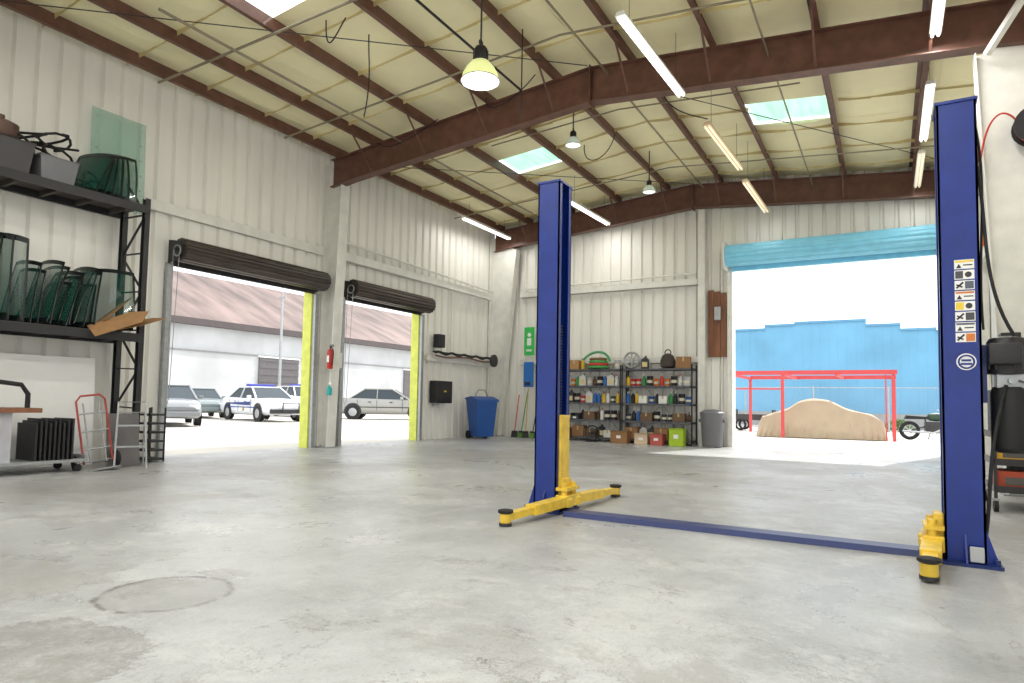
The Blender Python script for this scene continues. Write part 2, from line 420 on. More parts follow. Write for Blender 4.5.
# ------------------------------------------------------------------ lift
def post(loc,side,lab,sleeve):
    t=thing("lift_post",lab,'car lift',loc=loc)
    s=side; dx,dy,th=.235,.28,.014; H=3.22
    x0=-s*dx/2; x1=s*dx/2
    b=B()
    def bx(xa,xb,ya,yb,za,zb,bev=0): b.box(min(xa,xb),max(xa,xb),ya,yb,za,zb,bev)
    bx(x0,x0+s*th,-dy/2,dy/2,.02,H); bx(x0,x1,-dy/2,-dy/2+th,.02,H); bx(x0,x1,dy/2-th,dy/2,.02,H)
    bx(x1-s*th,x1,-dy/2,-dy/2+.06,.02,H); bx(x1-s*th,x1,dy/2-.06,dy/2,.02,H)
    b.make("channel",M_blue,t)
    b=B(); bx(x0+s*.02,x0+s*.03,-dy/2+.02,dy/2-.02,.03,H-.01); b.make("slot_shade",cm(14,18,40),t,label="dark sheet standing in for shade inside the channel")  # dark sheet paints the shade in the open slot of the post
    b=B(); b.box(-dx/2-.01,dx/2+.01,-dy/2-.01,dy/2+.01,H,H+.02); b.make("top_plate",M_blue,t)
    b=B(); b.box(-.2,.2,-.23,.23,0,.022)
    for a in(-.17,.17):
        for c in(-.2,.2): b.cyl((a,c,.022),(a,c,.06),.016)
    b.make("base_plate",M_bluein,t)
    for yy in(-dy/2-.006,dy/2-.006):
        b=B(); b.prism([(x0,yy,.02),(x0-s*.07,yy,.02),(x0,yy,.24)],(0,.012,0)); b.make("gusset",M_blue,t)
    b=B(); b.prism([(-.006,-dy/2,.02),(-.006,-dy/2-.09,.02),(-.006,-dy/2,.2)],(.012,0,0)); b.make("gusset",M_blue,t)
    b=B(); b.cyl((x1-s*.08,0,.05),(x1-s*.08,0,3.18),.016)
    for i in range(30): b.cyl((x1-s*.05,0,.93+i*.03),(x1-s*.05,0,.945+i*.03),.03,seg=10)
    b.make("lifting_chain",M_dark,t,smooth=True)
    b=B(); bx(x0+s*.04,x1-s*.0,-.075,.075,.18,sleeve,.008); bx(x1,x1+s*.03,-.095,.095,.18,sleeve,.008); bx(x1-s*.0,x1+s*.06,-.09,.09,.12,.32,.008)
    bx(x1,x1+s*.13,-.15,.15,.06,.17,.008); bx(x1,x1+s*.12,-.14,.14,.21,.24)
    b.cyl((x1+s*.07,-.1,.06),(x1+s*.07,-.1,.28),.028); b.cyl((x1+s*.07,.1,.06),(x1+s*.07,.1,.28),.028)
    b.make("carriage",M_yel,t)
    return t,x1
def arm(t,p,q,name="lift_arm"):
    a=bpy.data.objects.new(name,None); COL.objects.link(a); a.parent=t
    p=Vector(p);q=Vector(q); mid=p+(q-p)*.6
    b=B(); b.bar(p,mid,.12,.085); b.make("outer_tube",M_yel,a)
    b=B(); b.bar(p+(q-p)*.5,q,.085,.06); b.make("inner_tube",M_yel,a)
    b=B(); b.lathe([(.08,-.05),(.08,.02),(.06,.035)],18,(p.x,p.y,p.z)); b.cyl(p+Vector((0,0,.03)),p+Vector((0,0,.1)),.03); b.make("pivot_gear",M_yel,a,smooth=True)
    b=B(); b.cyl(q+Vector((0,0,-.045)),q+Vector((0,0,.035)),.05); b.make("pad_socket",M_yel,a,smooth=True)
    b=B(); b.lathe([(.05,.03),(.066,.04),(.066,.06),(.045,.065)],18,(q.x,q.y,q.z)); b.make("lift_pad",M_rubber,a,smooth=True)
    b=B(); b.lathe([(.055,-.07),(.055,-.045)],18,(q.x,q.y,q.z)); b.make("screw_foot",M_dark,a,smooth=True)
    return a
tl,x1=post((-2.88,5.78,0),1,"tall blue two-post lift column with yellow carriage",.93)
arm(tl,(x1+.07,-.1,.115),(.06,-.98,.075)); arm(tl,(x1+.07,.1,.115),(.2,1.22,.075))
b=B(); b.tube([(-.135,-.05,.1),(-.15,-.05,1.2),(-.14,-.05,2.9)],.01,6); b.make("hydraulic_hose",M_rubber,tl)
tr,x1=post((.44,5.58,0),-1,"tall blue lift column carrying warning stickers and motor",.3)
arm(tr,(x1-.07,-.1,.115),(-.24,-.82,.085)); arm(tr,(x1-.07,.1,.115),(-.02,1.2,.075))
b=B(); b.prism([(-2.62,5.50,0.001),(-2.62,5.72,0.001),(-2.62,5.70,.045),(-2.62,5.52,.045)],(2.82,0,0)); b.make("lift_floor_plate",M_bluein,label="low blue floor cover plate joining the two lift columns",cat="car lift")
yf=-.14-.002
for i in range(8):
    z=2.06-i*.073
    b=B(); b.box(-.03,.085,yf-.001,yf+.001,z-.032,z+.032); b.make("warning_sticker",M_white,tr)
    b=B()
    if i in (0,3,6): b.box(-.025,.08,yf-.003,yf-.001,z+.014,z+.027)
    elif i in (1,4): b.box(-.025,.02,yf-.003,yf-.001,z-.026,z+.026)
    else: b.box(.03,.08,yf-.003,yf-.001,z-.026,z+.026)
    b.make("sticker_header",[cm(228,196,60),cm(70,70,76),cm(90,96,110),cm(206,120,50)][i%4],tr)
    b=B()
    if i in (0,3,6): b.prism([(-.02,yf-.002,z-.026),(.012,yf-.002,z-.026),(-.004,yf-.002,z+.004)],(0,-.002,0)); b.box(.022,.075,yf-.003,yf-.001,z-.01,z-.002)
    elif i in (1,4): b.cyl((.05,yf-.001,z),(.05,yf-.003,z),.02)
    else: b.bar((-.02,yf-.002,z-.02),(.02,yf-.002,z+.02),.004,.012); b.bar((-.02,yf-.002,z+.005),(.015,yf-.002,z-.015),.004,.01)
    b.make("sticker_print",cm(50,50,55),tr)
b=B(); b.cyl((.028,yf,1.38),(.028,yf-.002,1.38),.058,seg=24); b.make("round_emblem",M_white,tr)
b=B(); b.torus((.028,yf-.003,1.38),.044,.006,'Y'); b.bar((-.005,yf-.003,1.365),(.06,yf-.003,1.365),.005,.014); b.bar((.0,yf-.003,1.39),(.055,yf-.003,1.39),.005,.014); b.make("emblem_print",M_blue,tr)
b=B(); b.box(.02,.1,-.2,-.16,.03,.13,.006); b.make("limit_box",cm(176,178,180),tr)
pu=bpy.data.objects.new("power_unit",None); COL.objects.link(pu); pu.parent=tr
b=B(); b.box(.115,.15,-.07,.07,1.1,1.5); b.make("mounting_bracket",M_bluein,pu)
b=B(); b.lathe([(.05,1.29),(.115,1.30),(.115,1.52),(.1,1.545),(.05,1.56)],20,(.27,0,0)); b.box(.15,.33,-.2,-.1,1.36,1.5,.01)
for i in range(14):
    a=2*pi*i/14; b.bar((.27+.115*math.cos(a),.115*math.sin(a),1.33),(.27+.115*math.cos(a),.115*math.sin(a),1.5),.008,.012)
b.make("motor",M_black,pu,smooth=True)
b=B(); b.box(.2,.36,-.08,.08,1.2,1.3,.01); b.cyl((.28,-.08,1.25),(.28,-.13,1.25),.02); b.make("valve_block",M_galv,pu)
b=B(); b.lathe([(.08,.76),(.105,.78),(.11,.8),(.11,1.17),(.095,1.21)],20,(.28,0,0)); b.make("fluid_reservoir",cm(20,20,22,rough=.6),pu,smooth=True)
b=B(); b.tube([(.32,-.1,1.25),(.4,-.15,1.22),(.46,-.17,1.3)],.009,6); b.make("release_lever",M_chrome,pu)
def bez(p,n=16):
    p=[Vector(q) for q in p]; out=[]
    for i in range(n+1):
        t=i/n; out.append(p[0]*(1-t)**3+p[1]*3*t*(1-t)**2+p[2]*3*t*t*(1-t)+p[3]*t**3)
    return out
for pp,rr in (([(.12,-.1,2.75),(.17,-.12,2.3),(.12,-.14,1.9),(.3,-.12,1.55)],.011),([(.12,0,3.1),(.2,0,2.6),(.1,-.1,2.2),(.13,-.12,1.6)],.008),([(.25,-.1,1.22),(.13,-.2,.8),(.15,-.15,.5),(.12,-.1,.2)],.012)):
    b=B(); b.tube(bez(pp),rr,8); b.make("hydraulic_hose",M_rubber,tr,smooth=True)

# ------------------------------------------------------------------ lights
M_tube=mat("lit_fluorescent_tube",(1,1,1),.4,var=0,emit=2.0,ecol=(1,.97,.9))
M_tubeoff=mat("dim_fluorescent_tube",srgb(245,236,215),.4,var=0,emit=.55,ecol=srgb(252,236,205))
LC=(1,.98,.94)
def fluoro(x,y0,y1,z,lit=True,lab=None,power=50,dx=0,warm=False):
    t=thing("fluorescent_light",lab or "long white fluorescent strip light hanging from the roof",'ceiling light',loc=(x,y0,z),rot=(0,0,-math.atan2(dx,y1-y0)),group="hanging strip lights")
    L=y1-y0
    b=B(); b.prism([(-.07,0,.0),(.07,0,.0),(.05,0,.06),(-.05,0,.06)],(0,L,0)); b.make("housing",cm(226,204,172) if warm else M_white,t)
    for sx in(-.035,.035):
        b=B(); b.cyl((sx,.03,-.025),(sx,L-.03,-.025),.019,seg=10); b.make("tube",M_tube if lit else M_tubeoff,t,smooth=True)
    for yy in(.3,L-.3):
        b=B(); b.cyl((0,yy,.06),(0,yy,zr(x)-z-.08),.004,seg=5); b.make("hanger_wire",M_dark,t)
    if power:
        ld=bpy.data.lights.new("tube_glow",'AREA'); ld.shape='RECTANGLE'; ld.size=.1; ld.size_y=L*.98; ld.energy=power; ld.color=LC
        lo=bpy.data.objects.new("tube_glow",ld); COL.objects.link(lo); lo.parent=t; lo.location=(0,L/2,-.05)
    return t
fluoro(-2.9,7.6,10.1,6.0,dx=.1)
fluoro(-2.72,11.4,13.9,6.0,False,"dim cream fluorescent strip light hanging from the roof",8,.1,True)
fluoro(-2.6,14.3,16.8,5.85,False,"dim cream fluorescent strip light hanging from the roof",8,.05,True)
fluoro(-6.8,14.4,16.8,6.05,dx=.1,power=35); fluoro(-9.9,14.3,16.8,6.0,power=24)
fluoro(.6,7.6,10.0,6.0); fluoro(.62,11.5,13.9,6.0); fluoro(.62,14.6,16.8,6.0,False,None,14)
for x in(-9.2,-6.0,-2.9,.2):
    for y in(-5.5,-1.5,1.9):
        if x==-9.2 and y>1: continue
        fluoro(x,y,y+2.44,6.0,power=54)  # unseen strip lights around the camera, added as fill
def highbay(loc,s,lit,lab,power):
    t=thing("high_bay_lamp",lab,'ceiling light',loc=loc,group="bell-shaped roof lamps")
    m=mat("glowing_prismatic_shade",srgb(214,220,160),.3,var=.2,scale=14,emit=.5,ecol=srgb(228,234,155)) if lit else mat("clear_prismatic_glow_shade",srgb(190,205,190),.2,var=.1,emit=.25)  # unlit lamps also get a faint added glow in shade and lens
    b=B()
    prof=[(.07,.26),(.12,.25),(.19,.17),(.235,.08),(.25,0)]
    b.lathe([(r*s,z*s) for r,z in prof],32,cap=False); b.make("shade",m,t,smooth=True)
    b=B(); b.lathe([(.235*s,.005*s),(.15*s,.0),(.05*s,-.012*s)],32); b.make("lens",mat("bright_lens" if lit else "dim_lens",(1,1,.95),.3,var=0,emit=3 if lit else .8,ecol=(1,1,.85)),t,smooth=True)
    b=B(); b.torus((0,0,0),.25*s,.01*s); b.make("rim",M_galv,t,smooth=True)
    b=B(); b.lathe([(.075*s,.25*s),(.09*s,.27*s),(.09*s,.42*s),(.07*s,.46*s),(.03*s,.48*s)],20)
    for i in range(10):
        a=2*pi*i/10; b.bar((.09*s*math.cos(a),.09*s*math.sin(a),.28*s),(.09*s*math.cos(a),.09*s*math.sin(a),.42*s),.01*s,.02*s)
    b.make("ballast",M_black,t,smooth=True)
    b=B(); b.cyl((0,0,.48*s),(0,0,zr(loc[0])-loc[2]-.08),.012); b.torus((0,0,.52*s),.04*s,.008,'X',12,6); b.make("stem",M_dark,t)
    if power:
        ld=bpy.data.lights.new("bulb",'POINT'); ld.energy=power; ld.shadow_soft_size=.1; ld.color=(1,.98,.85)
        lo=bpy.data.objects.new("bulb",ld); COL.objects.link(lo); lo.parent=t; lo.location=(0,0,-.15*s)
highbay((-4.62,7.0,5.28),1.0,True,"lit bell-shaped lamp with glowing prismatic shade",60)
highbay((-5.12,11.0,5.93),.6,False,"small unlit bell lamp with added glow hanging below the ridge",0)
highbay((-4.78,14.5,6.0),.6,False,"small unlit bell lamp with added glow hanging further along the ridge",0)

M_cond=mat("weathered_conduit",srgb(150,140,118),.5,metal=.3,var=.15)
def cz2(x,d=.3): return zr(x)-d
P=conduit
for pts,rr,m in [
  ([(-10.4,6.1,cz2(-10.4)),(-4.4,6.6,cz2(-4.4))],.02,M_cond),
  ([(-10.4,8.7,cz2(-10.4,.28)),(-4.4,8.9,cz2(-4.4,.28)),(1.6,8.9,cz2(1.6,.28))],.018,M_cond),
  ([(-8.6,5.0,6.35),(-8.6,16.8,6.35)],.022,M_cond),
  ([(-5.6,4.5,6.6),(-5.6,9.8,6.6)],.02,M_dark),
  ([(-4.1,4.5,6.72),(-4.1,16.8,6.7)],.018,M_cond),
  ([(-5.3,6.6,6.7),(-3.6,6.6,6.7)],.015,M_dark),
  ([(-7.2,11.4,6.45),(-4.4,11.5,6.68),(-1.2,11.4,6.4)],.014,M_cond),
  ([(-1.5,5.5,6.35),(-1.5,16.8,6.35)],.015,M_cond),
  ([(-10.4,14.6,6.12),(-4.4,14.8,6.62),(1.6,14.8,6.1)],.015,M_cond)]:
    P(pts,rr,m,"weathered conduit pipe running beneath the roof purlins","roof conduits")
for a,c in [((-10.4,3.6),(-4.4,10.0)),((1.6,10.0),(-4.4,3.6)),((-10.4,10.4),(-4.4,16.8)),((1.6,16.8),(-4.4,10.4))]:
    P([(a[0],a[1],cz2(a[0],.26)),(c[0],c[1],cz2(c[0],.26))],.008,M_dark,"thin diagonal steel bracing rod under the roof","roof bracing rods",name="bracing_rod",cat="rod")
for pts in [
  bez([(-6.9,7.3,6.7),(-6.95,7.35,6.3),(-6.8,7.3,6.0),(-6.95,7.3,5.4)]),
  bez([(-7.2,6.7,6.7),(-7.4,6.9,6.2),(-7.0,6.7,6.4),(-6.9,6.8,6.7)]),
  [(-4.9,8.6,6.9),(-4.9,8.6,5.6),(-4.95,8.6,5.5)],
  bez([(-9,9.9,6.3),(-8.5,9.7,5.9),(-7.8,9.8,6.3),(-7.5,9.9,6.5)]),
  bez([(-6.2,9.6,6.5),(-6.2,9.5,6.1),(-5.6,9.5,6.2),(-5.2,9.6,6.7)]),
  bez([(-5.6,12.6,6.6),(-5.6,12.5,6.0),(-5.0,12.5,6.1),(-4.9,12.6,6.7)]),
  bez([(-3.4,11,6.7),(-3.4,11,6.2),(-2.9,11.4,6.2),(-2.7,11.4,6.1)])]:
    P(pts,.01,M_rubber,"loose dark cable dangling from the roof","roof cables",name="hanging_cable",cat="cable")

# ------------------------------------------------------------------ storage rack (left)
RX,RY=-9.95,5.78
t=thing("storage_rack","tall black industrial rack loaded with windshields",'shelf',loc=(RX,RY,0))
def upright(y):
    u=bpy.data.objects.new("upright",None); COL.objects.link(u); u.parent=t; u.location=(0,y,0)
    for x in(0,-.6):
        b=B(); b.box(x-.045,x+.045,-.004,.004,0,4.1); b.box(x-.045,x-.037,-.075,.004,0,4.1); b.box(x+.037,x+.045,-.075,.004,0,4.1)
        for i in range(40): b.box(x+.044,x+.047,-.045,-.02,.1+i*.1,.14+i*.1)
        b.make("post",M_black,u)
    b=B(); z=.25; s=1
    while z<3.9:
        b.bar((0,-.035,z),(-.6,-.035,z+.02),.03,.02); b.bar((0 if s>0 else -.6,-.035,z),(-.6 if s>0 else 0,-.035,z+.6),.03,.02); z+=.6; s=-s
    b.make("lattice_brace",M_black,u)
    for xx in(0,-.6):
        b=B(); b.box(xx-.07,xx+.07,-.1,.03,0,.012); b.make("foot",M_black,u)
upright(0); upright(-2.4)
for z in(3.86,1.86):
    sh=bpy.data.objects.new("shelf_level",None); COL.objects.link(sh); sh.parent=t
    b=B(); b.box(.02,.06,-2.4,-.02,z,z+.12); b.make("beam",M_black,sh)
    b=B(); b.box(-.65,-.61,-2.4,-.02,z,z+.12); b.make("beam",M_black,sh)
    b=B(); b.box(-.63,.04,-2.4,-.02,z+.1,z+.13)
    for i in range(5): b.box(-.63,.04,-2.2+i*.48,-2.15+i*.48,z+.03,z+.1)
    b.make("deck",mat("worn_steel_deck",srgb(70,62,58),.6,var=.2),sh)

WS={}
def windshield(w,h,loc,rot,lab,grp):
    key=(w,h)
    n,k=14,8
    if key not in WS:
        t=thing("windshield",lab,'car glass',group=grp)
        def P(u,v):
            sc=1-.2*v
            x=u*w/2*sc+.03*w*math.sin(v*3); z=h*(v+.04*(1-u*u)*(v-.3)); y=-.035*(1-u*u)-.02*math.sin(pi*v)
            return (x,y,z+.025*h)
        us=[-1+2*i/n for i in range(n+1)]; vs=[i/k for i in range(k+1)]
        b=B(); g={}
        for u in us:
            for v in vs: g[(u,v)]=b.v(P(u,v))
        for i in range(n):
            for j in range(k): b.bm.faces.new([g[(us[i],vs[j])],g[(us[i+1],vs[j])],g[(us[i+1],vs[j+1])],g[(us[i],vs[j+1])]])
        b.make("glass_pane",M_glassg,t,smooth=True)
        loop=[P(u,0) for u in us]+[P(1,v) for v in vs[1:]]+[P(u,1) for u in us[::-1][1:]]+[P(-1,v) for v in vs[::-1][1:-1]]
        b=B(); b.tube(loop,.007,6,True)
        o4=Vector((0,-.004,0))
        for (a,c) in ((0,.08),(.94,1)):
            for i in range(n): b.face([Vector(P(us[i],a))+o4,Vector(P(us[i+1],a))+o4,Vector(P(us[i+1],c))+o4,Vector(P(us[i],c))+o4])
        for s in(-1,1):
            for j in range(k): b.face([Vector(P(s,vs[j]))+o4,Vector(P(s*.93,vs[j]))+o4,Vector(P(s*.93,vs[j+1]))+o4,Vector(P(s,vs[j+1]))+o4])
        b.make("black_border",M_frit,t,smooth=True)
        WS[key]=t; t.location=loc; t.rotation_euler=rot; return t
    return clone(WS[key],loc,rot,label=lab,group=grp)
r=math.radians
LAB="thin curved green-tinted windshield standing on the rack"
dims=[(.62,.84),(.58,.66),(.66,.9),(.6,.74)]
yy=4.2
for i in range(12):
    w_,h_=dims[(i*3+i//3)%4]
    windshield(w_,h_,(-10.26+.03*(i%2),yy,1.995),(r(-16+random.uniform(-9,9)),r(random.uniform(-5,5)),r(8+random.uniform(-10,14))),LAB,"windshields on the middle shelf")
    yy+=random.choice([.05,.07,.11])
windshield(.84,.95,(-10.12,5.25,1.995),(r(-16),0,r(48)),"large clear green windshield leaning at the end of the shelf","windshields on the middle shelf")
for i in range(4):
    windshield(.64,1.12,(-10.25,3.6+i*.14,1.995),(r(-14+6*i),r(4*i-6),r(4+10*i)),"tall green-tinted car window leaning on the rack","windshields on the middle shelf")
for i in range(6):
    windshield(.7,.72,(-10.25,4.85+i*.1,3.995),(r(-28+i*4),r(random.uniform(-4,4)),r(22+i*6)),"green-tinted windshield standing on the top shelf","windshields on the top shelf")
b=B(); b.box(-.01,.0,0,.84,0,1.5)
for i in range(6):
    for j in range(2): b.cyl((.0,.08+j*.68,.12+i*.25),(.004,.08+j*.68,.12+i*.25),.015)
o=b.make("plastic_sheet",mat("pale_green_acrylic",srgb(158,206,188),.15,var=.1,alpha=.36),loc=(-10.5,5.18,3.995),rot=(0,r(-2),0),label="tall pale green translucent acrylic sheet leaning on the wall",cat="plastic sheet")
def tub(loc,rx,ry,h,m,lab,rot=0):
    t=thing("storage_tub",lab,'tub',loc=loc,rot=(0,0,rot),group="tubs on the top shelf")
    b=B()
    o=[(-1,-1),(1,-1),(1,1),(-1,1)]
    for i in range(4):
        a,c=o[i],o[(i+1)%4]
        b.face([(a[0]*rx*.85,a[1]*ry*.85,0),(c[0]*rx*.85,c[1]*ry*.85,0),(c[0]*rx,c[1]*ry,h),(a[0]*rx,a[1]*ry,h)])
        b.face([(a[0]*rx*.82,a[1]*ry*.82,.01),(c[0]*rx*.82,c[1]*ry*.82,.01),(c[0]*rx*.97,c[1]*ry*.97,h),(a[0]*rx*.97,a[1]*ry*.97,h)])
    b.face([(x*rx*.85,y*ry*.85,.005) for x,y in o]); b.make("tub_body",m,t)
    b=B(); b.tube([(x*rx,y*ry,h) for x,y in o],.015,6,True); b.make("rim",m,t)
    return t
M_gtub=mat("grey_plastic",srgb(112,112,116),.5,var=.1)
tub((-10.2,4.5,3.995),.28,.24,.32,M_gtub,"grey plastic tub full of hoses on the top shelf")
tub((-10.2,3.9,3.995),.3,.28,.4,mat("charcoal_plastic",srgb(66,64,66),.5),"charcoal plastic tub piled with car parts")
for k,(y,am) in enumerate([(4.45,.2),(4.55,.26),(3.85,.22),(4.1,.24)]):
    pts=[Vector((-10.2+am*math.cos(a*1.9+k),y+am*math.sin(a*1.5+k*2),4.42+.16*math.sin(a*.8+k)+.012*a)) for a in [i*.35 for i in range(30)]]
    b=B(); b.tube(pts,.018,7); b.make("rubber_hose",M_rubber,label="coiled black rubber hose spilling from a tub",cat="hose",smooth=True,group="hoses in the tubs")
b=B(); b.lathe([(.16,0),(.2,.05),(.2,.2),(.12,.24)],18); b.cyl((0,0,.24),(0,0,.32),.04); b.make("engine_part",mat("brown_cast_part",srgb(92,70,60),.5,metal=.3,var=.2),loc=(-10.1,3.85,4.4),label="rusty round engine part on a tub",cat="car part",smooth=True)
def card(loc,rot,pts):
    b=B(); b.prism([(x,y,0) for x,y in pts],(0,0,.006)); b.make("cardboard_sheet",M_card,loc=loc,rot=rot,label="torn flattened cardboard piece on the rack shelf",cat="cardboard",group="cardboard scraps on the shelf")
card((-10.05,5.05,2.0),(r(20),r(12),0),[(0,0),(.36,.05),(.46,.5),(.4,.95),(.2,.84),(.1,.5)])
card((-10.0,5.0,2.04),(r(30),r(30),r(-6)),[(0,0),(.34,0),(.38,.62),(.16,.8),(.02,.6)])
card((-10.15,5.1,2.02),(r(42),r(-12),r(4)),[(0,0),(.34,.08),(.3,.5),(.24,.74),(.05,.6)])
b=B(); b.box(-.012,.012,3.45,5.4,.12,1.72,.004); b.make("white_panel",M_white,loc=(-10.45,0,-.12),rot=(0,r(-2),0),label="large white panel leaning against the wall",cat="panel")
t=thing("parts_cart","low grey metal cart carrying boards and black bars",'cart',loc=(-9.85,4.2,0))
b=B(); b.box(-.35,.3,-.75,.68,.13,.17); b.box(-.35,.3,.64,.68,.17,.22); b.make("platform",M_galv,t)
for sx in(-.28,.24):
    for sy in(-.65,.58):
        w=bpy.data.objects.new("caster",None); COL.objects.link(w); w.parent=t; w.location=(sx,sy,0)
        b=B(); b.cyl((-.02,0,.05),(.02,0,.05),.05); b.make("wheel",M_rubber,w,smooth=True)
        b=B(); b.box(-.03,.03,-.02,.02,.1,.13); b.make("fork",M_galv,w)
b=B(); b.box(-.3,.2,-.7,-.2,.17,.8); b.make("radiator_core",mat("pale_grey_panel",srgb(176,176,182),.5,var=.15),t)
for i in range(9):
    b=B(); b.box(-.25,.25,.05+i*.055,.075+i*.055,.17,.66+.03*(i%3)); b.make("black_bar",M_black,t)
b=B(); b.box(-.3,.28,-.72,.1,.8,.86); b.make("wooden_board",M_wood,t)
b=B(); b.tube([(-.1,-.7,1.15),(.1,-.4,1.2),(.15,-.1,1.16),(.15,-.02,1.04),(.15,-.02,.86)],.03,8); b.make("bent_hose",M_rubber,t,smooth=True)
t=thing("hand_truck","red and grey folding hand truck leaning near the rack",'hand truck',loc=(-9.62,5.08,0),rot=(r(-4),r(-8),r(80)))
M_red=mat("red_enamel",srgb(190,52,44),.4,var=.1)
b=B(); b.tube([(-.18,0,.1),(-.18,0,.98),(-.12,0,1.05),(.12,0,1.05),(.18,0,.98),(.18,0,.1)],.014,8); b.make("frame",mat("worn_red_enamel",srgb(160,58,50),.5,var=.25,scale=12),t,smooth=True)
for z in(.3,.55,.8):
    b=B(); b.cyl((-.18,0,z),(.18,0,z),.012); b.make("cross_bar",M_galv,t)
for x in(-.1,.1):
    b=B(); b.cyl((x,0,.1),(x,0,.95),.01); b.make("upright_rail",M_galv,t)
b=B(); b.box(-.2,.2,-.24,.0,.01,.02); b.make("toe_plate",M_galv,t)
for s in(-1,1):
    b=B(); b.lathe([(.03,-.02),(.1,-.025),(.12,0),(.1,.025),(.03,.02)],20,(s*.26,.08,.12),'X'); b.make("wheel",M_rubber,t,smooth=True)
b=B(); b.cyl((-.26,.08,.12),(.26,.08,.12),.01); b.make("axle",M_galv,t)
t=thing("stepladder","small grey tubular folding stepladder beside the rack",'ladder',loc=(-9.55,5.45,0),rot=(0,0,r(65)))
for pts in ([(-.2,-.2,0),(-.17,0,.95),(.17,0,.95),(.2,-.2,0)],[(-.2,.25,0),(-.17,.02,.8),(.17,.02,.8),(.2,.25,0)]):
    b=B(); b.tube(pts,.013,8); b.make("frame",M_galv,t,smooth=True)
for bx_ in ((-.18,.18,-.15,-.02,.3,.32),(-.17,.17,-.09,.04,.6,.62)):
    b=B(); b.box(*bx_); b.make("step",M_galv,t)
b=B(); b.box(0,.03,-.26,.26,0,.78,.006); b.make("grey_metal_panel",mat("gunmetal_panel",srgb(112,108,108),.45,metal=.3,var=.1),loc=(-9.8,5.5,0),rot=(0,r(-5),r(10)),label="grey sheet metal panel propped against the rack",cat="panel")
t=thing("wire_crate","black slatted crate standing by the doorway",'crate',loc=(-10.25,6.15,0))
b=B()
for i in range(6): b.box(-.2,.2,-.14,.14,.03+i*.14,.06+i*.14)
for x in(-.2,.18):
    for y in(-.14,.12): b.box(x,x+.02,y,y+.02,0,.86)
b.make("crate_body",M_black,t)

t=thing("fire_extinguisher","red fire extinguisher hung on the white column",'fire extinguisher',loc=(-10.27,10.0,1.68))
b=B(); b.lathe([(.05,0),(.065,.02),(.065,.34),(.05,.4),(.025,.43)],18); b.make("cylinder",M_red,t,smooth=True)
b=B(); b.cyl((0,0,.43),(0,0,.48),.02); b.box(-.02,.09,-.01,.01,.47,.49); b.box(-.02,.09,-.01,.01,.5,.515); b.make("valve_handle",M_black,t)
b=B(); b.tube(bez([(.02,0,.46),(.14,0,.42),(.1,-.02,.2),(.08,-.02,.08)]),.01,6); b.make("hose",M_rubber,t,smooth=True)
b=B(); b.box(-.03,.03,-.068,-.062,.14,.28); b.make("label",M_white,t)
t=thing("spray_bottle","teal plastic spray bottle strapped to the column",'bottle',loc=(-10.24,9.98,1.12))
b=B(); b.lathe([(.05,0),(.055,.02),(.055,.15),(.02,.2),(.018,.23)],14); b.make("bottle_body",cm(40,170,170),t,smooth=True)
b=B(); b.box(-.02,.05,-.012,.012,.23,.27); b.box(.01,.025,-.008,.008,.18,.23); b.make("trigger",M_white,t)
t=thing("electrical_box","grey metal electrical box on the wall",'electrical box',loc=(-10.62,10.5,1.7))
b=B(); b.box(0,.12,-.1,.1,0,.4,.01); b.make("enclosure",M_galv,t)
b=B(); b.box(.12,.128,-.08,.08,.03,.37); b.make("cover",M_girt,t)

t=thing("wall_speaker","small black speaker on the wall above the rail",'speaker',loc=(-10.62,14.2,2.48))
b=B(); b.box(0,.2,-.14,.14,0,.36,.015); b.make("cabinet",M_black,t)
b=B(); b.cyl((.2,0,.12),(.21,0,.12),.09); b.cyl((.2,0,.28),(.21,0,.28),.04); b.make("driver",M_dark,t)
t=thing("tool_box","black wall-mounted tool cabinet with yellow trim",'tool box',loc=(-10.66,14.35,.98))
b=B(); b.box(0,.25,-.35,.35,0,.6,.01); b.make("cabinet",M_black,t)
b=B(); b.box(.25,.26,-.33,.33,.05,.5); b.make("lid",M_dark,t)
b=B(); b.box(.255,.275,-.05,.05,.3,.34); b.make("latch",cm(220,190,50),t)
t=thing("hose_rail","dark air hose looped along a wall rail",'hose',loc=(-10.45,13.9,2.33))
b=B(); b.box(-.06,.0,0,3.0,0,.04); b.make("rail",M_dark,t)
b=B(); b.tube([(.04,a/59*2.9,.0+.025*math.sin(a/59*30)) for a in range(60)],.035,7); b.make("hose",M_rubber,t,smooth=True)
b=B(); b.tube([(.05,a/59*2.7,-.08-.03*math.sin(a/59*9)) for a in range(60)],.022,7); b.make("hose",cm(120,80,70),t,smooth=True)
b=B(); b.lathe([(.1,-.03),(.19,-.03),(.19,.03),(.1,.03)],20,(.1,2.85,-.05),'X'); b.make("hose_reel",M_dark,t)

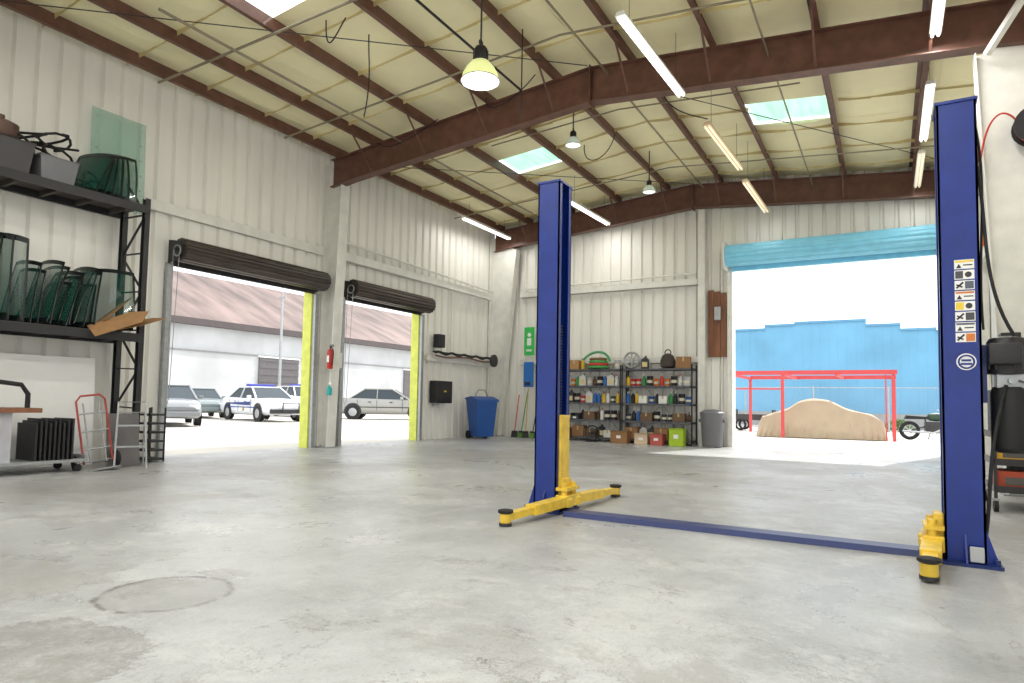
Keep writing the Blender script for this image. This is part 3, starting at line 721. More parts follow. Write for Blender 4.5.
def wheelie(loc,rz,m,lab,sc=1.,name="wheelie_bin"):
    t=thing(name,lab,'trash bin',loc=loc,rot=(0,0,rz)); t.scale=(sc,)*3
    b=B(); A=[(-.22,-.24,.06),(.22,-.24,.06),(.22,.22,.06),(-.22,.22,.06)]; C=[(-.29,-.31,.95),(.29,-.31,.95),(.29,.33,1.0),(-.29,.33,1.0)]
    va=[b.v(p) for p in A]; vc=[b.v(p) for p in C]
    for i in range(4): b.bm.faces.new([va[i],va[(i+1)%4],vc[(i+1)%4],vc[i]])
    b.bm.faces.new(va[::-1]); b.bm.faces.new(vc); b.make("bin_body",m,t)
    b=B(); b.prism([(-.31,-.35,.94),(-.31,.36,1.0),(-.31,.36,1.04),(-.31,.0,1.08),(-.31,-.35,1.0)],(.62,0,0)); b.make("lid",m,t)
    for s in(-1,1):
        b=B(); b.lathe([(.03,-.025),(.1,-.03),(.1,.03),(.03,.025)],18,(s*.25,.24,.1),'X'); b.make("wheel",M_rubber,t,smooth=True)
    b=B(); b.cyl((-.24,.4,.98),(.24,.4,.98),.016); b.make("handle",m,t)
    return t
wheelie((-9.95,15.5,0),r(60),mat("blue_bin_plastic",srgb(28,80,156),.45,var=.06),"blue wheeled trash bin by the corner column",1.1)
t=thing("hand_truck","grey hand truck parked behind the blue bin",'hand truck',loc=(-10.35,16.1,0),rot=(0,0,r(75)))
b=B(); b.tube([(-.22,0,.05),(-.22,0,1.25),(-.12,0,1.38),(.12,0,1.38),(.22,0,1.25),(.22,0,.05)],.018,8); b.make("frame",M_galv,t,smooth=True)
for z in(.4,.8,1.1):
    b=B(); b.cyl((-.22,0,z),(.22,0,z),.012); b.make("cross_bar",M_galv,t)
b=B(); b.box(-.22,.22,-.2,0,.01,.02); b.make("toe_plate",M_galv,t)
for s in(-1,1):
    b=B(); b.lathe([(.03,-.02),(.12,-.02),(.12,.02),(.03,.02)],18,(s*.27,.1,.12),'X'); b.make("wheel",M_rubber,t,smooth=True)
t=thing("trash_can","round grey plastic trash can beside the column",'trash bin',loc=(-3.85,16.75,0))
b=B(); b.lathe([(.22,0),(.24,.02),(.29,.78),(.3,.8),(.3,.84),(.27,.84),(.2,.1)],24); b.make("can_body",M_gtub,t,smooth=True)
b=B(); b.lathe([(.3,.84),(.31,.86),(.2,.93),(.05,.95)],24); b.make("lid",M_gtub,t,smooth=True)
for x in(-.33,.28):
    b=B(); b.box(x,x+.05,-.05,.05,.62,.7); b.make("handle",M_gtub,t)
bc=[((205,60,50),"red"),((60,150,70),"green"),((200,170,110),"wooden"),((50,50,55),"black"),((225,185,60),"yellow"),((90,160,60),"lime green")]
for i,(c,nm) in enumerate(bc):
    x=-9.6+i*.19
    t=thing("broom","%s-handled broom leaning on the back wall"%nm,'broom',loc=(x,16.75+.05*(i%2),0),rot=(r(-13),r(random.uniform(-6,6)),0),group="cleaning tools in the corner")
    b=B(); b.cyl((0,0,.2),(0,0,1.3+.1*(i%3)),.016,seg=8); b.make("handle",cm(*c),t)
    b=B(); b.box(-.09,.09,-.03,.03,.14,.2,.01); b.make("head",cm(40,42,45),t)
    b=B(); b.box(-.09,.09,-.035,.035,.0,.14); b.make("bristles",cm(96,140,60) if i%2 else cm(60,60,60),t)
t=thing("green_sign","bright green poster with white figure on the wall",'sign',loc=(-9.5,17.1,2.45))
b=B(); b.box(0,.34,0,.02,0,.85); b.make("board",cm(60,190,90),t)
b=B(); b.cyl((.17,-.003,.62),(.17,.0,.62),.06); b.box(.1,.24,-.004,0,.3,.52); b.box(.08,.26,-.004,0,.12,.18); b.make("pictogram",M_white,t)
t=thing("wall_dispenser","narrow blue wall dispenser below the green sign",'dispenser',loc=(-9.45,17.05,1.5))
b=B(); b.box(0,.3,-.06,.06,0,.75,.02); b.make("dispenser_body",cm(36,110,190),t)
b=B(); b.box(.06,.24,-.066,-.06,.05,.15); b.make("outlet",M_black,t)

# ------------------------------------------------------------------ shelving + stock
SX0,SX1,SYF=-8.2,-4.34,16.75
LV=[.12,.6,1.07,1.54,2.0]
M_shf=mat("grey_shelf_steel",srgb(86,86,92),.45,metal=.2,var=.12)
for k in range(2):
    w=(SX1-SX0)/2; x0=SX0+k*w
    t=thing("metal_shelving","dark grey metal shelving unit crowded with cans and boxes",'shelf',loc=(x0,SYF,0),group="shelving units on the back wall")
    for xx in (.005,w-.045):
        for yy in(0,.46):
            b=B(); b.box(xx,xx+.04,yy,yy+.006,0,2.1); b.box(xx,xx+.006,yy,yy+.04,0,2.1); b.make("post",M_black,t)
    for z in LV:
        b=B(); b.box(.01,w-.02,.005,.495,z-.02,z); b.box(.01,w-.02,.0,.012,z-.05,z); b.box(.01,w-.02,.488,.5,z-.05,z); b.make("shelf",M_shf,t)
    b=B(); b.bar((.02,.49,.1),(w-.03,.49,2.0),.02,.005); b.bar((.02,.49,2.0),(w-.03,.49,.1),.02,.005); b.make("back_brace",M_black,t)
def p_can(c,nm,r0=.07,h=.19):
    t=thing("paint_can","%s metal can on the shelving"%nm,'can',group="stock on the metal shelving")
    b=B(); b.lathe([(r0,0),(r0,h*.93),(r0*1.04,h*.95),(r0*1.04,h)],14); b.make("can_body",cm(*c),t,smooth=True)
    b=B(); b.lathe([(r0*.9,h),(r0*.9,h+.006)],14); b.make("lid",M_galv,t,smooth=True)
    b=B(); b.lathe([(r0*1.01,h*.3),(r0*1.01,h*.6)],14,cap=False); b.make("label",cm(215,208,190),t)
    return (t,r0*2.15,h)
def p_bot(c,nm,cap=(230,230,230),r0=.055,h=.31):
    t=thing("plastic_bottle","%s plastic bottle on the shelving"%nm,'bottle',group="stock on the metal shelving")
    b=B(); b.lathe([(r0*.9,0),(r0,.02),(r0,h*.62),(r0*.4,h*.82),(r0*.35,h*.9)],14); b.make("bottle_body",cm(*c),t,smooth=True)
    b=B(); b.lathe([(r0*.42,h*.88),(r0*.42,h)],10); b.make("cap",cm(*cap),t,smooth=True)
    return (t,r0*2.15,h)
def p_jug(c,nm):
    t=thing("oil_jug","%s rectangular jug with handle on the shelving"%nm,'jug',group="stock on the metal shelving")
    b=B(); b.prism([(-.1,-.06,0),(.1,-.06,0),(.1,-.06,.25),(.02,-.06,.32),(-.1,-.06,.25)],(0,.12,0)); b.make("jug_body",cm(*c),t)
    b=B(); b.cyl((.02,0,.31),(.02,0,.35),.026); b.make("cap",cm(30,30,30),t)
    b=B(); b.box(-.07,.07,-.063,-.06,.05,.18); b.make("label",cm(225,205,150),t)
    return (t,.21,.35)
def p_box(c,nm,w=.28,h=.26,name="cardboard_box"):
    t=thing(name,"%s carton on the shelving"%nm,'box',group="stock on the metal shelving")
    b=B(); b.box(-w/2,w/2,-.14,.14,0,h,.004); b.make("carton",cm(*c,rough=.8),t)
    b=B(); b.box(-.02,.02,-.142,.142,h,h+.002); b.box(-.02,.02,-.143,-.14,h*.6,h); b.make("tape",cm(200,180,130),t)
    return (t,w+.02,h)
def p_tote(c,nm):
    t=thing("parts_bin","%s open plastic parts bin on the shelving"%nm,'bin',group="stock on the metal shelving")
    b=B(); b.box(-.12,.12,-.16,.16,0,.01); b.box(-.12,-.112,-.16,.16,0,.17); b.box(.112,.12,-.16,.16,0,.17); b.box(-.12,.12,.152,.16,0,.17); b.box(-.12,.12,-.16,-.152,0,.1); b.make("bin_body",cm(*c),t)
    b=B(); b.box(-.05,.05,-.163,-.16,.02,.07); b.make("label",M_white,t)
    return (t,.26,.17)
protos=[p_can((190,40,40),"red"),p_can((60,70,80),"dark grey"),p_can((215,120,40),"orange"),p_can((190,190,190),"silver",.09,.24),p_can((40,90,160),"blue"),p_can((30,30,34),"black",.085,.26),
 p_bot((30,30,34),"black"),p_bot((210,60,40),"red"),p_bot((235,235,230),"white",(200,40,40)),p_bot((230,190,50),"yellow",(30,30,30)),p_bot((50,110,190),"blue"),p_bot((90,60,40),"amber",(20,20,20),.045,.26),p_bot((60,150,80),"green",(240,240,240)),
 p_jug((40,44,50),"charcoal"),p_jug((220,220,215),"white"),p_jug((180,40,36),"red"),
 p_box((176,134,88),"brown cardboard"),p_box((150,112,74),"dark brown cardboard",.36,.3),p_box((225,225,220),"white",.22,.2,"parts_box"),p_box((210,110,50),"orange",.24,.18,"parts_box"),p_box((110,86,66),"brown",.32,.22),
 p_tote((200,60,40),"red"),p_tote((40,90,170),"blue"),p_tote((220,190,60),"yellow"),p_tote((60,60,64),"dark grey")]
used=set()
def place(i,loc,rot=0,sc=None):
    t=protos[i][0]
    if i not in used:
        used.add(i); t.location=loc; t.rotation_euler=(0,0,rot); return t
    return clone(t,loc,(0,0,rot),scale=sc)
for i in range(len(protos)): protos[i][0].location=(0,0,0)
rows=[[17,24,16,20,13,5,17,22,16,15,20,24,18,3,14],[24,5,6,8,24,1,3,6,21,18,10,5,20,1,11,14],[2,0,8,14,6,4,5,7,3,9,6,10,13,1,11,0,18,24,6,12],[15,5,2,14,13,7,6,0,19,3,10,9,8,6,1,11,5,14,12,18],[16,3,18,20]]
random.seed(4)
for li,z in enumerate(LV[:4]):
    for k in range(2):
        w=(SX1-SX0)/2; x=SX0+k*w+.07; xe=SX0+(k+1)*w-.07; tries=0
        while x<xe-.1 and tries<40:
            i=random.choice(rows[li]); ww=protos[i][1]
            if x+ww>xe: tries+=1; continue
            if random.random()>.03: place(i,(x+ww/2,SYF+.2+random.uniform(-.02,.03),z),random.uniform(-.06,.06))
            x+=ww+random.uniform(.003,.02)
def bigbox(x,y,w,d,h,c,lab,rot=0,z=0):
    t=thing("storage_box",lab,'box',loc=(x,y,z),rot=(0,0,rot))
    b=B(); b.box(-w/2,w/2,-d/2,d/2,0,h,.008); b.make("box_body",cm(*c,rough=.75),t)
    b=B(); b.box(-w/2-.01,w/2+.01,-d/2-.01,d/2+.01,h,h+.03); b.make("lid",cm(*[int(v*.85) for v in c]),t)
    b=B(); b.box(-.06,.06,-d/2-.004,-d/2,h*.45,h*.7); b.make("label",M_white,t)
bigbox(-6.2,16.53,.46,.3,.3,(150,110,70),"brown cardboard box on the floor below the shelving")
bigbox(-5.6,16.51,.34,.3,.26,(214,190,160),"pale cardboard box on the floor below the shelving",.1)
bigbox(-5.18,16.51,.32,.3,.26,(188,92,84),"red plastic box on the floor below the shelving")
bigbox(-4.66,16.49,.36,.3,.42,(170,200,50),"lime green storage box on the floor by the column")
bigbox(-7.92,16.51,.36,.3,.3,(40,90,180),"blue plastic box on the floor by the shelving")
t=thing("floor_fan","small black fan standing before the shelving",'fan',loc=(-7.0,16.5,0))
b=B(); b.torus((0,0,.24),.2,.02,'Y'); b.torus((0,0,.24),.11,.008,'Y'); b.cyl((0,-.02,.24),(0,.06,.24),.05)
for i in range(8):
    a=pi*i/4; b.bar((0,-.02,.24),(.2*math.cos(a),-.02,.24+.2*math.sin(a)),.008)
b.make("guard",M_black,t,smooth=True)
b=B(); b.box(-.15,.15,-.1,.1,0,.03); b.make("base",M_black,t)
ZT=LV[4]
t=thing("hose_coil","coiled green and red garden hose on the shelving",'hose',loc=(-7.0,16.88,ZT),group="items on top of the shelving")
for j,(c) in enumerate([(70,150,80),(200,60,50),(80,160,90),(120,90,60)]):
    b=B(); b.torus((0,0,.05+j*.075),.27-.02*j,.04,'Z',28,8); b.make("hose_loop",cm(*c),t,smooth=True)
b=B(); b.tube(bez([(-.4,-.12,.25),(-.2,-.15,.5),(.3,-.15,.6),(.38,-.08,.2)]),.035,8); b.make("hose_loop",cm(80,160,110),t,smooth=True)
t=thing("wheel_rim","grey steel wheel rim standing on the shelving",'wheel',loc=(-6.05,16.95,ZT+.24),group="items on top of the shelving")
b=B(); b.torus((0,0,0),.21,.03,'Y',28,8); b.lathe([(.21,-.05),(.21,.05)],28,axis='Y',cap=False); b.make("rim",M_galv,t,smooth=True)
b=B(); b.cyl((0,-.03,0),(0,.02,0),.06)
for i in range(8): b.bar((0,0,0),(.2*math.cos(i*pi/4),0,.2*math.sin(i*pi/4)),.03,.02)
b.make("spokes",M_galv,t)
x=-8.1
random.seed(5)
for i in [15,16,9,3,13,None,None,17,7,20,None,5,14,16,2,15,17,13,9,3,5]:
    if i is None: x+=.3; continue
    if -7.45<x<-6.6: x=-6.55
    if -6.45<x<-5.82: x=-5.78
    ww=protos[i][1]
    if -5.3<x+ww and x<-4.85: x=-4.82
    if x+ww>-4.4: break
    place(i,(x+ww/2,SYF+.2,ZT),random.uniform(-.2,.2)); x+=ww+.015
t=thing("tool_bag","dark tool bag slumped on the shelving",'bag',loc=(-5.05,16.95,ZT))
b=B(); b.lathe([(.12,0),(.19,.05),(.2,.2),(.15,.34),(.05,.4)],14); b.make("bag_body",cm(70,60,56,rough=.8),t,smooth=True)
b=B(); b.torus((0,0,.42),.08,.014,'Y'); b.make("strap",M_rubber,t,smooth=True)

# ------------------------------------------------------------------ right side cluster behind lift
t=thing("tool_cart","dark wheeled tool cart loaded with yellow equipment",'cart',loc=(1.3,8.9,0))
for z in(.22,.5,.78):
    b=B(); b.box(-.36,.36,-.5,.5,z-.02,z); b.box(-.36,.36,-.5,-.49,z,z+.05); b.box(-.36,-.35,-.5,.5,z,z+.05); b.make("tray",M_dark,t)
for sx in(-.35,.35):
    for sy in(-.48,.48):
        b=B(); b.box(sx-.015,sx+.015,sy-.015,sy+.015,.13,.8); b.make("leg",M_dark,t)
        w=bpy.data.objects.new("caster",None); COL.objects.link(w); w.parent=t; w.location=(sx,sy,0)
        b=B(); b.cyl((-.02,0,.06),(.02,0,.06),.06); b.make("wheel",M_rubber,w,smooth=True)
        b=B(); b.box(-.03,.03,-.02,.02,.11,.14); b.make("fork",M_galv,w)
def cartbox(x0,x1,y0,y1,z,h,c,lab,top=(60,60,64)):
    t=thing("equipment_case",lab,'tool case',loc=((x0+x1)/2,(y0+y1)/2,z)); w=(x1-x0)/2;d=(y1-y0)/2
    b=B(); b.box(-w,w,-d,d,0,h,.008); b.make("case_body",cm(*c),t)
    b=B(); b.box(-w*.5,w*.5,-.012,.012,h,h+.04); b.make("handle",cm(*top),t)
    b=B(); b.box(-w*.7,w*.7,-d-.004,-d,h*.3,h*.7); b.make("front_label",cm(90,88,84),t)
cartbox(.97,1.1,8.45,8.75,.78,.3,(206,108,46),"orange battery case on the tool cart")
cartbox(.97,1.3,8.45,8.85,.5,.2,(226,176,50),"yellow charger case on the cart's middle tray")
cartbox(1.32,1.62,8.45,8.8,.5,.22,(214,112,44),"orange tool case on the cart's middle tray")
cartbox(.97,1.4,8.45,8.9,.22,.2,(176,70,44),"rusty red drawer case on the cart's bottom tray")
cartbox(.99,1.3,8.98,9.3,.78,.5,(42,42,46),"tall black diagnostic case on the tool cart")
t=thing("gas_bottle","small yellow gas bottle on the tool cart",'gas bottle',loc=(1.2,8.6,.78))
b=B(); b.lathe([(.08,0),(.08,.32),(.03,.37)],16); b.make("bottle_body",cm(230,180,50),t,smooth=True)
b=B(); b.cyl((0,0,.37),(0,0,.42),.02); b.make("valve",M_galv,t)
t=thing("hose_reel","orange hose reel mounted high on the wall",'hose reel',loc=(1.72,15.6,4.45))
b=B(); b.torus((0,0,0),.16,.04,'X'); b.torus((-.06,0,0),.14,.035,'X'); b.make("hose",cm(225,110,40),t,smooth=True)
b=B(); b.cyl((-.1,0,0),(.15,0,0),.05); b.make("hub",M_dark,t)
t=thing("hose_reel","dark hose reel with red air hose mounted on the column",'hose reel',loc=(1.62,9.95,4.55))
b=B(); b.lathe([(.24,-.1),(.24,-.085),(.08,-.08),(.08,.08),(.24,.085),(.24,.1)],24,axis='Y'); b.make("drum",M_black,t,smooth=True)
b=B(); b.torus((0,-.03,0),.17,.035,'Y'); b.torus((0,.03,0),.17,.035,'Y'); b.make("wound_hose",M_red,t,smooth=True)
b=B(); b.box(-.04,.04,.1,.2,-.3,.3); b.make("wall_bracket",M_dark,t)
b=B(); b.tube(bez([(-.2,-.02,.1),(-.35,-.02,.35),(-.5,0,.2),(-.56,.05,-.3)]),.012,8); b.make("loose_hose",M_red,t,smooth=True)
b=B(); b.bar((1.15,10.0,5.6),(1.7,9.2,6.3),.07,.07); b.make("knee_brace",M_girt,label="short white diagonal brace at the column head",cat="brace")
t=thing("fuse_box","dark switch box beside the white column",'electrical box',loc=(1.2,9.95,1.6))
b=B(); b.box(0,.2,-.1,.1,0,.4,.01); b.make("enclosure",M_black,t)
b=B(); b.box(.06,.14,-.11,-.1,.15,.25); b.make("switch",M_red,t)

# ------------------------------------------------------------------ cars
M_cglass=mat("dark_car_glass",srgb(40,52,60),.08,var=.05)
def car(loc,rz,col,lab,kind="sedan",police=False,grp="parked cars",sc=1.):
    t=thing("car" ,lab,'car',loc=loc,rot=(0,0,rz),group=grp); t.scale=(sc,)*3
    cmat=mat("car_paint_%d_%d_%d"%col,srgb(*col),.25,var=.03,metal=.1,coat=.5)
    suv=kind=="suv"
    hd=.12 if suv else 0
    S=[(-2.5,.42,.62,.70,.72),(-2.42,.3,.80,.93,.84),(-2.2,.28,.86,.98,.88),(-1.9,.26,.88,1.0,.9),(-1.2,.24,.9,1.0,.91),(0,.24,.9,.97,.92),(.9,.24,.9,.97,.91),(1.6,.26,.85,.92,.9),(2.1,.27,.76,.84,.88),(2.35,.3,.66,.76,.83),(2.47,.36,.58,.66,.74)]
    b=B(); rings=[]
    for x,zl,zb,zt,hw in S:
        zl+=hd; zb+=hd*1.5; zt+=hd*1.6
        half=[(hw*.86,zl),(hw*.97,zl+.08),(hw,zl+.2),(hw*1.0,(zl+zb)/2+.08),(hw*.97,zb),(hw*.9,zt-.02),(hw*.7,zt),(hw*.3,zt+.02)]
        pts=[(y,z) for y,z in half]+[(-y,z) for y,z in half[::-1]]
        rings.append([b.v((x,y,z)) for y,z in pts])
    for a,c in zip(rings,rings[1:]):
        n=len(a)
        for i in range(n): b.bm.faces.new([a[i],a[(i+1)%n],c[(i+1)%n],c[i]])
    b.bm.faces.new(rings[0]); b.bm.faces.new(rings[-1][::-1])
    b.make("body",cmat,t,smooth=True)
    zb=.95+hd*1.5; zt=1.42+(.28 if suv else 0)
    if suv: base=(-2.2,1.05); top=(-1.95,.35)
    else: base=(-1.65,1.15); top=(-.95,.35)
    b=B()
    A=[(base[0],-.8,zb),(base[1],-.8,zb),(base[1],.8,zb),(base[0],.8,zb)]
    C=[(top[0],-.62,zt),(top[1],-.62,zt),(top[1],.62,zt),(top[0],.62,zt)]
    va=[b.v(p) for p in A]; vc=[b.v(p) for p in C]
    for i in range(4): b.bm.faces.new([va[i],va[(i+1)%4],vc[(i+1)%4],vc[i]])
    b.bm.faces.new(vc)
    b.make("window_glass",M_cglass,t)
    b=B(); b.box(top[0]-.03,top[1]+.03,-.65,.65,zt-.02,zt+.04,.02)
    for s in(-1,1):
        for (xa,xc) in ((base[0],top[0]),(base[1],top[1]),(-.35,-.35)):
            b.bar((xa,s*.81,zb),(xc,s*.63,zt),.07,.04)
    b.make("roof_panel",cmat,t)
    for x in(-1.45,1.5):
        for s in(-1,1):
            w=bpy.data.objects.new("wheel",None); COL.objects.link(w); w.parent=t; w.location=(x,s*.82,.33)
            R=.33
            b=B(); b.lathe([(R*.6,-.1),(R*.95,-.11),(R,-.07),(R,.07),(R*.95,.11),(R*.6,.1)],22,axis='Y'); b.make("tire",M_rubber,w,smooth=True)
            b=B(); b.lathe([(.0501,-.115),(R*.58,-.1),(R*.62,0),(R*.58,.1),(.05,.115)],22,axis='Y'); b.make("hubcap",M_galv,w,smooth=True)
            b=B(); b.lathe([(.4,0),(.4,.012)],22,(0,s*.09-(.012 if s>0 else 0)+.006*s,.03),'Y'); b.make("wheel_arch",M_black,w)
    for y0 in(-.78,.45):
        b=B(); b.box(2.3,2.42,y0,y0+.33,.6+hd,.74+hd,.01); b.make("headlight",M_white,t)
    b=B(); b.box(2.38,2.46,-.4,.4,.5+hd,.68+hd); b.make("grille",M_black,t)
    for y0 in(-.8,.5):
        b=B(); b.box(-2.5,-2.4,y0,y0+.3,.65+hd,.82+hd); b.make("tail_light",M_red,t)
    for x0 in(2.36,-2.6):
        b=B(); b.box(x0,x0+.2,-.8,.8,.34,.52,.03); b.make("bumper",cmat if not police else M_black,t)
    for s in(-1,1):
        b=B(); b.box(-1.6,1.2,s*.92-.005,s*.92+.005,.55+hd,.59+hd); b.make("side_moulding",M_black if not police else cm(30,60,150),t)
        b=B(); b.box(.75,.9,s*.975-.075,s*.975+.075,.95+hd,1.08+hd,.02); b.make("wing_mirror",cmat,t)
        for xx in(-.35,-1.25,.85):
            b=B(); b.box(xx,xx+.015,s*.922-.004,s*.922+.004,.4+hd,.9+hd); b.make("door_seam",M_dark,t)
        for xx in(-.75,.25):
            b=B(); b.box(xx,xx+.14,s*.93-.012,s*.93+.012,.8+hd,.83+hd); b.make("door_handle",M_black,t)
    if police:
        for s in(-1,1):
            b=B(); b.prism([(-1.3,s*.93-.005,.70+hd),(.3,s*.93-.005,.66+hd),(.8,s*.93-.005,.66+hd),(.8,s*.93-.005,.8+hd),(-1.3,s*.93-.005,.75+hd)],(0,.01,0))
            b.make("door_stripe",cm(34,56,120),t,label="blue stripe marking along the doors")
            b=B()
            for k in range(5):
                a=pi/2+k*2*pi/5
                b.bar((.2,s*.937,.5+hd),(.2+.1*math.cos(a),s*.937,.5+hd+.1*math.sin(a)),.04,.006)
            b.make("star_emblem",cm(200,170,60),t)
        b=B(); b.box(-.35,-.1,-.6,.6,zt+.05,zt+.15,.02); b.make("light_bar",cm(60,70,160),t,label="blue and clear emergency light bar")
        b=B(); b.cyl((2.62,-.35,.4),(2.62,-.35,.8),.025); b.cyl((2.62,.35,.4),(2.62,.35,.8),.025); b.cyl((2.62,-.35,.75),(2.62,.35,.75),.025); b.make("push_bar",M_black,t)
    return t
car((-23.2,14.6,0),r(-28),(120,124,128),"silver sedan parked outside with front wheel turned")
car((-30.6,20.9,0),r(-25),(112,124,126),"grey-green sedan parked in the yard")
car((-25.2,20.4,0),r(-14),(220,224,230),"white police sedan with blue door stripe and light bar",police=True,sc=1.06)
car((-29.3,26.4,0),r(-18),(220,224,230),"white police utility vehicle with light bar",kind="suv",police=True)
car((-23.6,27.2,0),r(34),(150,150,146),"older silver-grey sedan parked side-on in the yard",sc=1.12)
car((-33,36.5,0),r(20),(205,206,208),"white sedan partly hidden in the yard")

def corr_out(b,p0,p1,z0,z1,per=.4,dep=.05,nrm=(1,0)):
    p0=Vector(p0);p1=Vector(p1);L=(p1-p0).length;n=int(L/per)
    for i in range(n):
        a=p0+(p1-p0)*i/n; c=p0+(p1-p0)*(i+.6)/n; d=p0+(p1-p0)*(i+1)/n; o=Vector((nrm[0]*dep,nrm[1]*dep))
        mx,my=(c.x+d.x)/2-o.x,(c.y+d.y)/2-o.y
        b.face([(a.x,a.y,z0),(c.x,c.y,z0),(c.x,c.y,z1),(a.x,a.y,z1)])
        b.face([(c.x,c.y,z0),(mx,my,z0),(mx,my,z1),(c.x,c.y,z1)])
        b.face([(mx,my,z0),(d.x,d.y,z0),(d.x,d.y,z1),(mx,my,z1)])
t=thing("warehouse","long white warehouse with faded reddish-brown metal roof",'building',loc=(-38,5,0))
b=B(); b.box(-18,0,0,65,0,5.85); b.make("wall",mat("white_warehouse_paint",srgb(184,186,188),.7,var=.16,scale=.35),t)
b=B(); b.prism([(.5,-.5,5.9),(-10,-.5,10.8),(-20,-.5,5.9)],(0,66,0)); b.make("roof",mat("faded_maroon_roof",srgb(112,96,92),.75,var=.45,scale=.6,stretch=(.4,1.4,.4)),t)
b=B(); b.box(.0,.5,-.5,65.5,5.55,5.95); b.make("gutter",mat("grey_gutter",srgb(80,72,72),.6),t)
b=B(); b.box(0,.06,0,65,3.9,4.0); b.make("band",mat("grey_gutter2",srgb(140,140,140),.6),t)
b=B(); b.box(0,.04,0,65,0,.9); b.make("plinth",mat("grey_plinth",srgb(150,150,152),.7),t)
for (y0,y1,z0,z1) in ((25.3,28.8,1.4,3.85),(41,44,.6,3.75),(10,12,1.5,3.5)):
    w=bpy.data.objects.new("shutter_window",None); COL.objects.link(w); w.parent=t
    b=B()
    n=10
    for i in range(n): b.box(0,.08+.03*(i%2),y0,y1,z0+(z1-z0)*i/n,z0+(z1-z0)*(i+1)/n)
    b.make("shutter",mat("grey_brown_shutter",srgb(98,94,96),.6),w)
    b=B(); b.box(0,.14,y0-.1,y1+.1,z1,z1+.1); b.make("lintel",M_white,w)
    b=B(); b.box(0,.14,y0-.1,y1+.1,z0-.1,z0); b.make("sill",M_white,w)
t=thing("utility_pole","slim grey utility pole beside the warehouse",'pole',loc=(-34.5,29.2,0))
b=B(); b.cyl((0,0,0),(0,0,8),.11,.07); b.make("shaft",M_galv,t,smooth=True)
b=B(); b.box(-.3,.3,-.04,.04,7.6,7.7); b.make("cross_arm",M_galv,t)
M_bb=mat("weathered_blue_glow_siding",srgb(100,156,190),.7,var=.16,scale=.35,emit=.06,ecol=srgb(130,185,215))  # weathered blue; faint emission stands in for daylight on the siding
t=thing("blue_building","weathered blue corrugated building with stepped parapet",'building',loc=(0,40,0))
b=B()
steps=[(-16,-9,5.2),(-9,-6.2,5.55),(-6.2,-4.6,5.75),(-4.6,-1.0,5.85),(-1.0,.6,5.55),(.6,2.2,5.25),(2.2,4.5,5.1),(4.5,10,5.4)]
for x0,x1,z in steps: corr_out(b,(x0,0),(x1,0),0,z,.4,.012,(0,-1))
b.make("facade",M_bb,t)
b=B()
for x0,x1,z in steps: b.box(x0,x1,-.08,.12,z-.08,z+.04)
b.make("parapet_cap",mat("blue_cap",srgb(90,146,182),.5),t)
b=B(); b.box(-16,10,.2,12,0,5.0); b.make("building_body",M_bb,t)
b=B(); b.box(-16,10,-.1,.05,0,.75); b.make("base_wall",mat("grey_block",srgb(150,152,152),.8),t)
t=thing("chain_link_fence","grey chain-link fence across the back of the yard",'fence',loc=(-12,33,0))
for i in range(8):
    b=B(); b.cyl((i*3,0,0),(i*3,0,2.0),.035,seg=8); b.make("fence_post",M_galv,t)
for z in(1.95,.08):
    b=B(); b.cyl((0,0,z),(21,0,z),.02,seg=6); b.make("rail",M_galv,t)
b=B()
for i in range(130):
    x=i*.16
    for s in(-1,1):
        xe=x+s*1.9
        if 0<=xe<=21: b.bar((x,0,.05),(xe,0,1.95),.008,.004)
o=b.make("wire_mesh",M_galv,t); o["kind"]="stuff"
M_redf=mat("red_steel_frame",srgb(190,66,68),.5,var=.08)
t=thing("carport","red tubular steel carport frame over the covered car",'carport',loc=(0,24,0))
X0,X1=-4.9,.15
for x in(X0,-3.15,X1):
    for y in(0,4.0):
        if x==-3.15 and y>0: continue
        b=B(); b.box(x-.05,x+.05,y-.05,y+.05,0,2.13); b.make("post",M_redf,t)
for y in(0,4.0):
    b=B(); b.box(X0,X1+.1,y-.06,y+.06,2.14,2.28); b.make("beam",M_redf,t)
for x in(X0,-3.15,-1.5,X1):
    b=B(); b.box(x-.045,x+.045,0.06,3.94,2.12,2.22); b.make("cross_beam",M_redf,t)
b=B(); b.box(X1-.24,X1-.2,-.02,.02,0,2.13); b.make("side_strut",M_redf,t)
b=B(); b.bar((X0,0,1.65),(-3.15,0,1.65),.05); b.make("side_rail",M_redf,t)
